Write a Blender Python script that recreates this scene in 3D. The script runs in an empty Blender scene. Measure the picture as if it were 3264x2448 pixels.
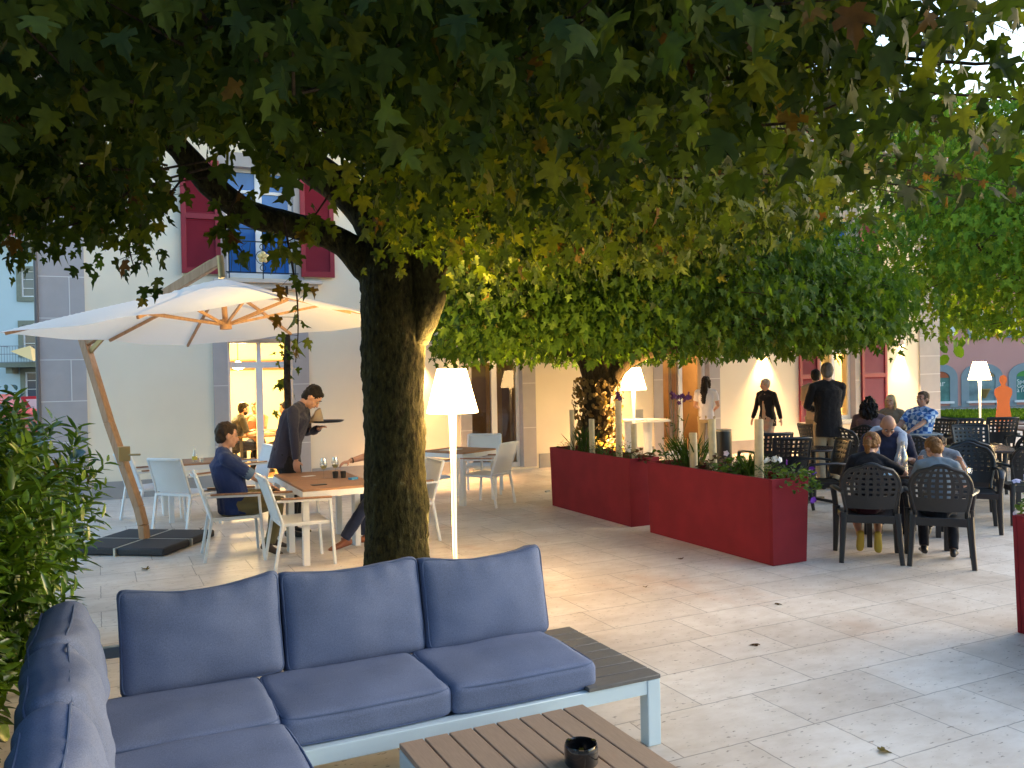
import bpy, bmesh, math, random
import numpy as np
from mathutils import Vector, Matrix, noise

random.seed(7); RNG = np.random.default_rng(7)
R = math.radians
SC = bpy.context.scene
COL = SC.collection

# ------------------------------------------------------------------ camera
cam_d = bpy.data.cameras.new("camera"); cam = bpy.data.objects.new("camera", cam_d); COL.objects.link(cam)
cam_d.sensor_width = 36.0; cam_d.lens = 30.22; cam_d.clip_start = 0.05; cam_d.clip_end = 800
fw = Vector((0.43519077, 0.90023534, -0.01361315)); rt = Vector((0.90005509, -0.43538335, -0.01849772)); up = Vector((0.02257924, 0.00420255, 0.99973622))
m = Matrix(((rt.x, up.x, -fw.x, 0), (rt.y, up.y, -fw.y, 0), (rt.z, up.z, -fw.z, 1.83), (0, 0, 0, 1)))
cam.matrix_world = m
SC.camera = cam

# ------------------------------------------------------------------ world, sun, exposure
w = bpy.data.worlds.new("World"); SC.world = w; w.use_nodes = True
nt = w.node_tree; nt.nodes.clear()
sky = nt.nodes.new('ShaderNodeTexSky'); sky.sky_type = 'NISHITA'; sky.sun_disc = False
SUN_EL, SUN_AZ = R(20), R(95)
sky.sun_elevation = SUN_EL; sky.sun_rotation = SUN_AZ; sky.air_density = 1.2; sky.dust_density = 1.5
hs = nt.nodes.new('ShaderNodeHueSaturation'); hs.inputs['Saturation'].default_value = 1.25
bg = nt.nodes.new('ShaderNodeBackground'); bg.inputs['Strength'].default_value = 0.15
wo = nt.nodes.new('ShaderNodeOutputWorld')
nt.links.new(sky.outputs[0], hs.inputs['Color']); nt.links.new(hs.outputs[0], bg.inputs['Color']); nt.links.new(bg.outputs[0], wo.inputs['Surface'])
sl = bpy.data.lights.new("sun", 'SUN'); sl.energy = 0.5; sl.angle = R(80); sl.color = (1.0, 0.98, 0.96)
so = bpy.data.objects.new("sun", sl); COL.objects.link(so)
_d = Vector((math.sin(SUN_AZ) * math.cos(SUN_EL), math.cos(SUN_AZ) * math.cos(SUN_EL), math.sin(SUN_EL)))
so.rotation_euler = _d.to_track_quat('Z', 'Y').to_euler(); so.location = (0, 0, 40)
SC.view_settings.view_transform = 'Standard'; SC.view_settings.look = 'None'
SC.view_settings.exposure = 1.72; SC.view_settings.gamma = 1.0

# ------------------------------------------------------------------ materials
MATS = {}
def new_mat(name):
    m = bpy.data.materials.new(name); m.use_nodes = True
    return m, m.node_tree.nodes, m.node_tree.links, m.node_tree.nodes['Principled BSDF']
def mat(name, col, rough=0.6, metal=0.0, var=0.0, scale=8.0, bump=0.0, bscale=60.0, spec=0.5, sheen=0.0, emit=None, estr=0.0, col2=None, coords='Object', stretch=None, coat=0.0):
    if name in MATS: return MATS[name]
    m, N, L, P = new_mat(name)
    P.inputs['Base Color'].default_value = (*col, 1); P.inputs['Roughness'].default_value = rough
    P.inputs['Metallic'].default_value = metal; P.inputs['Specular IOR Level'].default_value = spec
    P.inputs['Sheen Weight'].default_value = sheen; P.inputs['Coat Weight'].default_value = coat
    if emit: P.inputs['Emission Color'].default_value = (*emit, 1); P.inputs['Emission Strength'].default_value = estr
    tc = N.new('ShaderNodeTexCoord'); mp = N.new('ShaderNodeMapping'); L.new(tc.outputs[coords], mp.inputs[0])
    if stretch: mp.inputs['Scale'].default_value = stretch
    if var > 0 or col2:
        n = N.new('ShaderNodeTexNoise'); n.inputs['Scale'].default_value = scale; n.inputs['Detail'].default_value = 6
        L.new(mp.outputs[0], n.inputs['Vector'])
        r = N.new('ShaderNodeValToRGB'); r.color_ramp.elements[0].position = .3; r.color_ramp.elements[1].position = .72
        c2 = col2 or tuple(min(1, c * (1 + var)) for c in col); c1 = col if col2 else tuple(c * (1 - var) for c in col)
        r.color_ramp.elements[0].color = (*c1, 1); r.color_ramp.elements[1].color = (*c2, 1)
        L.new(n.outputs['Fac'], r.inputs[0]); L.new(r.outputs[0], P.inputs['Base Color'])
    if bump > 0:
        n2 = N.new('ShaderNodeTexNoise'); n2.inputs['Scale'].default_value = bscale; n2.inputs['Detail'].default_value = 5
        L.new(mp.outputs[0], n2.inputs['Vector'])
        b = N.new('ShaderNodeBump'); b.inputs['Strength'].default_value = bump; b.inputs['Distance'].default_value = .02
        L.new(n2.outputs['Fac'], b.inputs['Height']); L.new(b.outputs[0], P.inputs['Normal'])
    MATS[name] = m
    return m
def glass_mat(name, tint=(1, 1, 1), rough=0.02, mixf=None):
    """window pane: see-through with a mirror-like sheen"""
    if name in MATS: return MATS[name]
    m, N, L, P = new_mat(name); N.remove(P)
    out = N['Material Output']; tr = N.new('ShaderNodeBsdfTransparent'); tr.inputs[0].default_value = (*tint, 1)
    gl = N.new('ShaderNodeBsdfGlossy'); gl.inputs['Roughness'].default_value = rough
    fr = N.new('ShaderNodeFresnel'); fr.inputs['IOR'].default_value = 1.5
    mx = N.new('ShaderNodeMixShader')
    if mixf is None: L.new(fr.outputs[0], mx.inputs[0])
    else: mx.inputs[0].default_value = mixf
    L.new(tr.outputs[0], mx.inputs[1]); L.new(gl.outputs[0], mx.inputs[2]); L.new(mx.outputs[0], out.inputs[0])
    MATS[name] = m; return m
def leaf_mat(name, stops, rough=0.6, trans=0.42, tcol=(1.3, 1.25, .6), spec=.2):
    m, N, L, P = new_mat(name)
    a = N.new('ShaderNodeAttribute'); a.attribute_name = 'tint'
    r = N.new('ShaderNodeValToRGB'); cr = r.color_ramp
    while len(cr.elements) > 1: cr.elements.remove(cr.elements[-1])
    cr.elements[0].position = stops[0][0]; cr.elements[0].color = (*stops[0][1], 1)
    for p, c in stops[1:]:
        e = cr.elements.new(p); e.color = (*c, 1)
    L.new(a.outputs['Fac'], r.inputs[0])
    tc = N.new('ShaderNodeTexCoord'); nz = N.new('ShaderNodeTexNoise'); nz.inputs['Scale'].default_value = 35; L.new(tc.outputs['Object'], nz.inputs['Vector'])
    mm = N.new('ShaderNodeMath'); mm.operation = 'MULTIPLY_ADD'; mm.inputs[1].default_value = .9; mm.inputs[2].default_value = .55; L.new(nz.outputs['Fac'], mm.inputs[0])
    mu = N.new('ShaderNodeMix'); mu.data_type = 'RGBA'; mu.blend_type = 'MULTIPLY'; mu.inputs[0].default_value = 1
    L.new(r.outputs[0], mu.inputs[6]); L.new(mm.outputs[0], mu.inputs[7])
    L.new(mu.outputs[2], P.inputs['Base Color']); P.inputs['Roughness'].default_value = rough; P.inputs['Specular IOR Level'].default_value = spec
    t = N.new('ShaderNodeBsdfTranslucent'); mc = N.new('ShaderNodeMix'); mc.data_type = 'RGBA'; mc.blend_type = 'MULTIPLY'; mc.inputs[0].default_value = 1
    L.new(mu.outputs[2], mc.inputs[6]); mc.inputs[7].default_value = (*tcol, 1); L.new(mc.outputs[2], t.inputs[0])
    mx = N.new('ShaderNodeMixShader'); mx.inputs[0].default_value = trans
    L.new(P.outputs[0], mx.inputs[1]); L.new(t.outputs[0], mx.inputs[2]); L.new(mx.outputs[0], N['Material Output'].inputs[0])
    MATS[name] = m; return m

# ------------------------------------------------------------------ geometry helpers
def V(*a): return Vector(a)
class MB:
    def __init__(s): s.v = []; s.f = []; s.mi = []; s.sm = []
    def add(s, vs, fs, mi=0, smooth=False, M=None):
        o = len(s.v)
        s.v += [tuple(M @ Vector(p)) if M else tuple(p) for p in vs]
        s.f += [tuple(i + o for i in f) for f in fs]; s.mi += [mi] * len(fs); s.sm += [smooth] * len(fs)
        return s
    def box(s, x0, x1, y0, y1, z0, z1, mi=0, M=None):
        vs = [(x, y, z) for x in (x0, x1) for y in (y0, y1) for z in (z0, z1)]
        return s.add(vs, [(0, 1, 3, 2), (4, 6, 7, 5), (0, 4, 5, 1), (2, 3, 7, 6), (0, 2, 6, 4), (1, 5, 7, 3)], mi, False, M)
    def bar(s, a, b, w, h=None, mi=0, upv=(0, 0, 1)):
        a = Vector(a); b = Vector(b); h = h or w; d = (b - a).normalized(); u = Vector(upv)
        if abs(d.dot(u)) > .98: u = Vector((1, 0, 0))
        x = d.cross(u).normalized(); y = x.cross(d)
        vs = []
        for p in (a, b):
            for sx, sy in ((-1, -1), (1, -1), (1, 1), (-1, 1)): vs.append(p + x * sx * w / 2 + y * sy * h / 2)
        return s.add(vs, [(3, 2, 1, 0), (4, 5, 6, 7), (0, 1, 5, 4), (1, 2, 6, 5), (2, 3, 7, 6), (3, 0, 4, 7)], mi)
    def tube(s, pts, rad, n=10, mi=0, cap=True, M=None, ry=None, flat=None):
        pts = [Vector(p) for p in pts]; k = len(pts)
        rad = [rad] * k if isinstance(rad, (int, float)) else list(rad)
        ryl = rad if ry is None else ([ry] * k if isinstance(ry, (int, float)) else list(ry))
        vs = []; X = None
        for i, p in enumerate(pts):
            d = (pts[min(i + 1, k - 1)] - pts[max(i - 1, 0)]).normalized()
            if X is None:
                ref = Vector(flat) if flat else (Vector((0, 0, 1)) if abs(d.z) < .9 else Vector((1, 0, 0)))
                X = (ref - d * ref.dot(d)).normalized()
            else: X = (X - d * X.dot(d)).normalized()
            Y = d.cross(X)
            for j in range(n):
                a = 2 * math.pi * j / n
                vs.append(p + X * math.cos(a) * rad[i] + Y * math.sin(a) * ryl[i])
        fs = [(i * n + j, i * n + (j + 1) % n, (i + 1) * n + (j + 1) % n, (i + 1) * n + j) for i in range(k - 1) for j in range(n)]
        if cap: fs += [tuple(range(n - 1, -1, -1)), tuple((k - 1) * n + j for j in range(n))]
        return s.add(vs, fs, mi, True, M)
    def lathe(s, prof, n=24, mi=0, c=(0, 0, 0), M=None, cap=True):
        vs = []; k = len(prof)
        for r, z in prof:
            for j in range(n):
                a = 2 * math.pi * j / n; vs.append((c[0] + r * math.cos(a), c[1] + r * math.sin(a), c[2] + z))
        fs = [(i * n + j, i * n + (j + 1) % n, (i + 1) * n + (j + 1) % n, (i + 1) * n + j) for i in range(k - 1) for j in range(n)]
        if cap: fs += [tuple(range(n - 1, -1, -1)), tuple((k - 1) * n + j for j in range(n))]
        return s.add(vs, fs, mi, True, M)
    def ell(s, c, r, mi=0, n=16, m=10, M=None, Q=None):
        vs = []; 
        for i in range(m + 1):
            t = math.pi * i / m
            for j in range(n):
                a = 2 * math.pi * j / n
                p = Vector((r[0] * math.sin(t) * math.cos(a), r[1] * math.sin(t) * math.sin(a), r[2] * math.cos(t)))
                if Q: p = Q @ p
                vs.append(Vector(c) + p)
        fs = []
        for i in range(m):
            for j in range(n):
                a, b, c2, d = i * n + j, i * n + (j + 1) % n, (i + 1) * n + (j + 1) % n, (i + 1) * n + j
                fs.append((d, c2, b, a) if 0 < i < m - 1 else ((d, c2, a) if i == 0 else (c2, b, a)))
        return s.add(vs, fs, mi, True, M)
    def build(s, name, mats, parent=None, bevel=0.0, smooth_angle=40, loc=None, rotz=0.0):
        me = bpy.data.meshes.new(name); me.from_pydata(s.v, [], s.f)
        if not isinstance(mats, (list, tuple)): mats = [mats]
        for q in mats: me.materials.append(q)
        me.polygons.foreach_set('material_index', s.mi); me.polygons.foreach_set('use_smooth', [True] * len(s.f))
        me.update(); me.set_sharp_from_angle(angle=R(smooth_angle))
        o = bpy.data.objects.new(name, me); COL.objects.link(o)
        if loc is not None: o.location = loc
        o.rotation_euler.z = rotz
        if parent: o.parent = parent
        if bevel > 0:
            b = o.modifiers.new('bevel', 'BEVEL'); b.width = bevel; b.segments = 2; b.limit_method = 'ANGLE'; b.angle_limit = R(40); b.harden_normals = False
        return o
def raw(name, me, mats, parent=None):
    for q in (mats if isinstance(mats, (list, tuple)) else [mats]): me.materials.append(q)
    o = bpy.data.objects.new(name, me); COL.objects.link(o)
    if parent: o.parent = parent
    return o
def tag(o, label, cat, group=None):
    o['label'] = label; o['category'] = cat
    if group: o['group'] = group
    return o
def thing(name, label, cat, loc=(0, 0, 0), rotz=0.0, group=None):
    o = bpy.data.objects.new(name, None); COL.objects.link(o); o.location = loc; o.rotation_euler = (0, 0, rotz); o.empty_display_size = .1
    return tag(o, label, cat, group)
def struct(o, kind='structure'): o['kind'] = kind; return o
def copy_tree(o, parent=None):
    c = o.copy(); COL.objects.link(c)
    if parent: c.parent = parent
    for ch in list(o.children): copy_tree(ch, c)
    return c
def dup(root, loc, rotz, label, group=None, cat=None):
    c = copy_tree(root); c.location = loc; c.rotation_euler = (0, 0, rotz); c['label'] = label
    if group: c['group'] = group
    return c
def grid_wall(mb, x0, x1, z0, z1, holes, y0, y1, mi=0):
    """wall in the XZ plane from y0 (front) to y1 (back) with rectangular openings"""
    xs = sorted({x0, x1, *[h[0] for h in holes], *[h[1] for h in holes]}); zs = sorted({z0, z1, *[h[2] for h in holes], *[h[3] for h in holes]})
    def solid(i, j):
        if i < 0 or j < 0 or i >= len(xs) - 1 or j >= len(zs) - 1: return False
        cx, cz = (xs[i] + xs[i + 1]) / 2, (zs[j] + zs[j + 1]) / 2
        return not any(h[0] < cx < h[1] and h[2] < cz < h[3] for h in holes)
    for i in range(len(xs) - 1):
        for j in range(len(zs) - 1):
            if not solid(i, j): continue
            a, b, c, d = xs[i], xs[i + 1], zs[j], zs[j + 1]
            mb.add([(a, y0, c), (b, y0, c), (b, y0, d), (a, y0, d)], [(0, 1, 2, 3)], mi); mb.add([(a, y1, c), (b, y1, c), (b, y1, d), (a, y1, d)], [(3, 2, 1, 0)], mi)
            if not solid(i - 1, j): mb.add([(a, y0, c), (a, y1, c), (a, y1, d), (a, y0, d)], [(3, 2, 1, 0)], mi)
            if not solid(i + 1, j): mb.add([(b, y0, c), (b, y1, c), (b, y1, d), (b, y0, d)], [(0, 1, 2, 3)], mi)
            if not solid(i, j - 1): mb.add([(a, y0, c), (b, y0, c), (b, y1, c), (a, y1, c)], [(3, 2, 1, 0)], mi)
            if not solid(i, j + 1): mb.add([(a, y0, d), (b, y0, d), (b, y1, d), (a, y1, d)], [(0, 1, 2, 3)], mi)

# leaf batches -------------------------------------------------------
_h = [(.0, .02), (.2, -.07), (.43, .02), (.29, .2), (.57, .36), (.56, .6), (.35, .5), (.19, .52), (.25, .76), (.1, .82), (0, 1.08)]
MAPLE = _h + [(-x, y) for x, y in _h[-2:0:-1]]
_h2 = [(.0, .0), (.4, .02), (.27, .22), (.56, .55), (.2, .52), (.2, .78), (0, 1.05)]
MAPLE_LO = _h2 + [(-x, y) for x, y in _h2[-2:0:-1]]
OVAL = [(0, 0), (.09, .12), (.14, .4), (.12, .7), (0, 1.0), (-.12, .7), (-.14, .4), (-.09, .12)]
ROUND = [(0, 0), (.3, .1), (.42, .45), (.3, .8), (0, .95), (-.3, .8), (-.42, .45), (-.3, .1)]
def leaf_mesh(name, C, T, Nn, S, shape, tint, fold=.42, curl=.42):
    C, T, Nn = np.asarray(C, float), np.asarray(T, float), np.asarray(Nn, float); n = len(C)
    T /= np.linalg.norm(T, axis=1, keepdims=True) + 1e-9
    Nn = Nn - T * (Nn * T).sum(1, keepdims=True); Nn /= np.linalg.norm(Nn, axis=1, keepdims=True) + 1e-9
    X = np.cross(T, Nn); sh = np.array([(0, .38)] + list(shape)); k = len(sh)
    fz = fold * np.abs(sh[:, 0]) ; cz = -curl * (sh[:, 1]) ** 2
    cv = RNG.uniform(.3, 1.8, (n, 1)); fv = RNG.uniform(-.6, 2.0, (n, 1)); sk = RNG.normal(0, .12, (n, 1))
    Z = fz[None] * fv + cz[None] * cv + sk * sh[None, :, 0] * sh[None, :, 1]
    P = C[:, None, :] + np.asarray(S)[:, None, None] * (sh[None, :, 0, None] * X[:, None, :] + sh[None, :, 1, None] * T[:, None, :] + Z[:, :, None] * Nn[:, None, :])
    tri = np.array([(0, i, i % (k - 1) + 1) for i in range(1, k)]); nf = len(tri)
    F = (tri[None] + (np.arange(n) * k)[:, None, None]).reshape(-1)
    me = bpy.data.meshes.new(name); me.vertices.add(n * k); me.vertices.foreach_set('co', P.reshape(-1).astype(np.float32))
    me.loops.add(len(F)); me.loops.foreach_set('vertex_index', F.astype(np.int32))
    me.polygons.add(n * nf); me.polygons.foreach_set('loop_start', (np.arange(n * nf) * 3).astype(np.int32))
    try: me.polygons.foreach_set('loop_total', np.full(n * nf, 3, np.int32))
    except Exception: pass
    me.polygons.foreach_set('use_smooth', np.ones(n * nf, bool))
    me.update(calc_edges=True)
    at = me.attributes.new('tint', 'FLOAT', 'POINT'); at.data.foreach_set('value', np.repeat(np.asarray(tint, np.float32), k))
    return me
def unit(n):
    v = RNG.normal(size=(n, 3)); return v / np.linalg.norm(v, axis=1, keepdims=True)

# ------------------------------------------------------------------ shared materials
def travertine():
    m, N, L, P = new_mat('travertine_paving')
    tc = N.new('ShaderNodeTexCoord')
    br = N.new('ShaderNodeTexBrick'); br.offset = .42; br.inputs['Scale'].default_value = 1; br.inputs['Brick Width'].default_value = .82; br.inputs['Row Height'].default_value = .47; br.squash = .62; br.squash_frequency = 3
    br.inputs['Mortar Size'].default_value = .0045; br.inputs['Mortar Smooth'].default_value = .3; br.inputs['Bias'].default_value = .1
    br.inputs['Color1'].default_value = (.76, .71, .65, 1); br.inputs['Color2'].default_value = (.67, .61, .545, 1); br.inputs['Mortar'].default_value = (.38, .34, .30, 1)
    dn = N.new('ShaderNodeTexNoise'); dn.inputs['Scale'].default_value = 14; L.new(tc.outputs['Object'], dn.inputs['Vector'])
    md = N.new('ShaderNodeVectorMath'); md.operation = 'MULTIPLY_ADD'; md.inputs[1].default_value = (.012, .012, 0); L.new(dn.outputs['Color'], md.inputs[0]); L.new(tc.outputs['Object'], md.inputs[2])
    L.new(md.outputs[0], br.inputs['Vector'])
    n1 = N.new('ShaderNodeTexNoise'); n1.inputs['Scale'].default_value = 1.1; n1.inputs['Detail'].default_value = 8; L.new(tc.outputs['Object'], n1.inputs['Vector'])
    r1 = N.new('ShaderNodeValToRGB'); r1.color_ramp.elements[0].position = .3; r1.color_ramp.elements[0].color = (.80, .75, .70, 1); r1.color_ramp.elements[1].position = .65; r1.color_ramp.elements[1].color = (1.08, 1.08, 1.06, 1)
    L.new(n1.outputs['Fac'], r1.inputs[0])
    mu = N.new('ShaderNodeMix'); mu.data_type = 'RGBA'; mu.blend_type = 'MULTIPLY'; mu.inputs[0].default_value = 1; L.new(br.outputs['Color'], mu.inputs[6]); L.new(r1.outputs[0], mu.inputs[7])
    # veins and cloudy bands stretched along each row
    mp = N.new('ShaderNodeMapping'); mp.inputs['Scale'].default_value = (3.2, 6, 1); L.new(md.outputs[0], mp.inputs[0])
    n2 = N.new('ShaderNodeTexNoise'); n2.inputs['Scale'].default_value = 1.6; n2.inputs['Detail'].default_value = 9; n2.inputs['Roughness'].default_value = .65; L.new(mp.outputs[0], n2.inputs['Vector'])
    r2 = N.new('ShaderNodeValToRGB'); r2.color_ramp.elements[0].position = .32; r2.color_ramp.elements[0].color = (.86, .82, .77, 1); r2.color_ramp.elements[1].position = .6; r2.color_ramp.elements[1].color = (1.04, 1.04, 1.04, 1)
    L.new(n2.outputs['Fac'], r2.inputs[0])
    mu2 = N.new('ShaderNodeMix'); mu2.data_type = 'RGBA'; mu2.blend_type = 'MULTIPLY'; mu2.inputs[0].default_value = .8; L.new(mu.outputs[2], mu2.inputs[6]); L.new(r2.outputs[0], mu2.inputs[7])
    # pits
    mp3 = N.new('ShaderNodeMapping'); mp3.inputs['Scale'].default_value = (9, 22, 1); L.new(tc.outputs['Object'], mp3.inputs[0])
    n3 = N.new('ShaderNodeTexNoise'); n3.inputs['Scale'].default_value = 1.9; n3.inputs['Detail'].default_value = 4; n3.inputs['Roughness'].default_value = .6; L.new(mp3.outputs[0], n3.inputs['Vector'])
    r3 = N.new('ShaderNodeValToRGB'); r3.color_ramp.elements[0].position = .325; r3.color_ramp.elements[0].color = (.36, .32, .28, 1); r3.color_ramp.elements[1].position = .375; r3.color_ramp.elements[1].color = (1, 1, 1, 1)
    L.new(n3.outputs['Fac'], r3.inputs[0])
    mu3 = N.new('ShaderNodeMix'); mu3.data_type = 'RGBA'; mu3.blend_type = 'MULTIPLY'; mu3.inputs[0].default_value = .85; L.new(mu2.outputs[2], mu3.inputs[6]); L.new(r3.outputs[0], mu3.inputs[7])
    # reddish stains
    n4 = N.new('ShaderNodeTexNoise'); n4.inputs['Scale'].default_value = .75; n4.inputs['Detail'].default_value = 7; L.new(tc.outputs['Object'], n4.inputs['Vector'])
    r4 = N.new('ShaderNodeValToRGB'); r4.color_ramp.elements[0].position = .60; r4.color_ramp.elements[0].color = (1, 1, 1, 1); r4.color_ramp.elements[1].position = .74; r4.color_ramp.elements[1].color = (.86, .66, .52, 1)
    L.new(n4.outputs['Fac'], r4.inputs[0])
    mu4 = N.new('ShaderNodeMix'); mu4.data_type = 'RGBA'; mu4.blend_type = 'MULTIPLY'; mu4.inputs[0].default_value = .9; L.new(mu3.outputs[2], mu4.inputs[6]); L.new(r4.outputs[0], mu4.inputs[7])
    L.new(mu4.outputs[2], P.inputs['Base Color']); P.inputs['Roughness'].default_value = .55
    b = N.new('ShaderNodeBump'); b.inputs['Strength'].default_value = .35; b.inputs['Distance'].default_value = .004
    L.new(r3.outputs[0], b.inputs['Height']); L.new(b.outputs[0], P.inputs['Normal'])
    return m
def bark(name, c1, c2, c3, sc=1.0):
    m, N, L, P = new_mat(name)
    tc = N.new('ShaderNodeTexCoord'); mp = N.new('ShaderNodeMapping'); mp.inputs['Scale'].default_value = (26 * sc, 26 * sc, 11 * sc); L.new(tc.outputs['Object'], mp.inputs[0])
    n = N.new('ShaderNodeTexNoise'); n.inputs['Scale'].default_value = 1.2; n.inputs['Detail'].default_value = 10; n.inputs['Roughness'].default_value = .7; L.new(mp.outputs[0], n.inputs['Vector'])
    r = N.new('ShaderNodeValToRGB'); cr = r.color_ramp; cr.elements[0].position = .36; cr.elements[0].color = (*c1, 1); cr.elements[1].position = .62; cr.elements[1].color = (*c2, 1)
    e = cr.elements.new(.78); e.color = (*c3, 1)
    L.new(n.outputs['Fac'], r.inputs[0]); L.new(r.outputs[0], P.inputs['Base Color']); P.inputs['Roughness'].default_value = .9; P.inputs['Specular IOR Level'].default_value = .15
    b = N.new('ShaderNodeBump'); b.inputs['Strength'].default_value = .9; b.inputs['Distance'].default_value = .03; L.new(n.outputs['Fac'], b.inputs['Height']); L.new(b.outputs[0], P.inputs['Normal'])
    MATS[name] = m; return m
def wood(name, c1, c2, axis=0, sc=6, rough=.55):
    m, N, L, P = new_mat(name)
    tc = N.new('ShaderNodeTexCoord'); mp = N.new('ShaderNodeMapping'); s = [26, 26, 26]; s[axis] = 1.6; mp.inputs['Scale'].default_value = s; L.new(tc.outputs['Object'], mp.inputs[0])
    n = N.new('ShaderNodeTexNoise'); n.inputs['Scale'].default_value = 1.5; n.inputs['Detail'].default_value = 6; L.new(mp.outputs[0], n.inputs['Vector'])
    r = N.new('ShaderNodeValToRGB'); r.color_ramp.elements[0].position = .3; r.color_ramp.elements[0].color = (*c1, 1); r.color_ramp.elements[1].position = .7; r.color_ramp.elements[1].color = (*c2, 1)
    L.new(n.outputs['Fac'], r.inputs[0]); L.new(r.outputs[0], P.inputs['Base Color']); P.inputs['Roughness'].default_value = rough
    b = N.new('ShaderNodeBump'); b.inputs['Strength'].default_value = .2; b.inputs['Distance'].default_value = .003; L.new(n.outputs['Fac'], b.inputs['Height']); L.new(b.outputs[0], P.inputs['Normal'])
    MATS[name] = m; return m
def fabric(name, c, var=.12, wsc=420, rough=.9, sheen=.3):
    m, N, L, P = new_mat(name)
    tc = N.new('ShaderNodeTexCoord'); n = N.new('ShaderNodeTexNoise'); n.inputs['Scale'].default_value = 230; n.inputs['Detail'].default_value = 2; L.new(tc.outputs['Object'], n.inputs['Vector'])
    n2 = N.new('ShaderNodeTexNoise'); n2.inputs['Scale'].default_value = 3; n2.inputs['Detail'].default_value = 4; L.new(tc.outputs['Object'], n2.inputs['Vector'])
    ad = N.new('ShaderNodeMath'); ad.operation = 'MULTIPLY_ADD'; ad.inputs[1].default_value = .55; L.new(n.outputs['Fac'], ad.inputs[0])
    m2 = N.new('ShaderNodeMath'); m2.operation = 'MULTIPLY'; m2.inputs[1].default_value = .45; L.new(n2.outputs['Fac'], m2.inputs[0]); L.new(m2.outputs[0], ad.inputs[2])
    r = N.new('ShaderNodeValToRGB'); r.color_ramp.elements[0].position = .3; r.color_ramp.elements[0].color = (*[q * (1 - var) for q in c], 1); r.color_ramp.elements[1].position = .7; r.color_ramp.elements[1].color = (*[min(1, q * (1 + var)) for q in c], 1)
    L.new(ad.outputs[0], r.inputs[0]); L.new(r.outputs[0], P.inputs['Base Color']); P.inputs['Roughness'].default_value = rough; P.inputs['Sheen Weight'].default_value = sheen; P.inputs['Specular IOR Level'].default_value = .2
    w1 = N.new('ShaderNodeTexWave'); w1.inputs['Scale'].default_value = wsc / 3; w1.bands_direction = 'X'; w2 = N.new('ShaderNodeTexWave'); w2.inputs['Scale'].default_value = wsc / 3; w2.bands_direction = 'Z'
    L.new(tc.outputs['Object'], w1.inputs['Vector']); L.new(tc.outputs['Object'], w2.inputs['Vector'])
    a2 = N.new('ShaderNodeMath'); a2.operation = 'ADD'; L.new(w1.outputs['Fac'], a2.inputs[0]); L.new(n.outputs['Fac'], a2.inputs[1])
    b = N.new('ShaderNodeBump'); b.inputs['Strength'].default_value = .25; b.inputs['Distance'].default_value = .002; L.new(a2.outputs[0], b.inputs['Height']); L.new(b.outputs[0], P.inputs['Normal'])
    MATS[name] = m; return m

M_TRAV = travertine()
M_WHITE = mat('white_metal', (.74, .76, .78), .38, 0, var=.04, scale=3, bump=.02)
M_SKYLIT = mat('skylit_white_metal', (.56, .70, .78), .38, 0, var=.04, scale=3, bump=.02)  # white metal with the blue of skylit shade put into its base colour
M_SLING = fabric('white_sling', (.72, .72, .72), .06, sheen=.1)
M_TEAK = wood('teak', (.30, .15, .08), (.42, .22, .12), 0)
M_TEAKY = wood('teak_pole', (.36, .20, .10), (.50, .30, .17), 2)
M_SOFA = fabric('blue_grey_cushion', (.140, .180, .300), .30, sheen=.02)
M_PIPE = fabric('blue_grey_piping', (.10, .14, .25), .08, sheen=0)
M_SLATG = mat('grey_slats', (.13, .125, .12), .55, var=.12, scale=14, stretch=(1, 12, 1), bump=.08)
M_SLATB = mat('tan_slats', (.36, .255, .18), .5, var=.10, scale=14, stretch=(12, 1, 1), bump=.06)
M_RED = mat('red_planter', (.205, .016, .024), .8, spec=.2, var=.12, scale=3.5, bump=.12, bscale=220)
M_CANE = mat('cream_tube', (.50, .41, .25), .6, var=.10, scale=5, stretch=(1, 1, 3))
M_RESIN = mat('dark_resin', (.018, .019, .021), .38, bump=.06, bscale=90)
M_DTABLE = mat('dark_table', (.05, .035, .03), .22, var=.15, scale=4)
M_STUCCO = mat('cream_stucco', (.82, .75, .60), .9, var=.035, scale=1.3, bump=.25, bscale=140, spec=.15)
M_PLINTH = mat('grey_plinth', (.34, .33, .32), .9, var=.08, scale=4, bump=.15, bscale=80, spec=.15)
M_STONE = mat('grey_stone', (.42, .40, .40), .9, var=.05, scale=5, bump=.12, bscale=120, spec=.15)
M_JOINT = mat('white_joint', (.72, .72, .70), .9)
M_SHUT = mat('wine_shutter', (.24, .014, .028), .45, var=.06, scale=6)
M_PVC = mat('white_frame', (.78, .79, .80), .35, var=.03, scale=3)
M_GLASS = glass_mat('window_glass')
M_SKYGLASS = mat('sky_painted_glass', (.03, .14, .45), .12, spec=.9, var=.4, scale=1.5)  # blue sky reflection painted into the pane colour
M_IRON = mat('blue_black_iron', (.02, .035, .045), .4, metal=.6)
M_CANVAS = mat('cream_canvas', (.93, .91, .86), .85, var=.01, scale=3, bump=.06, bscale=260)
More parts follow.
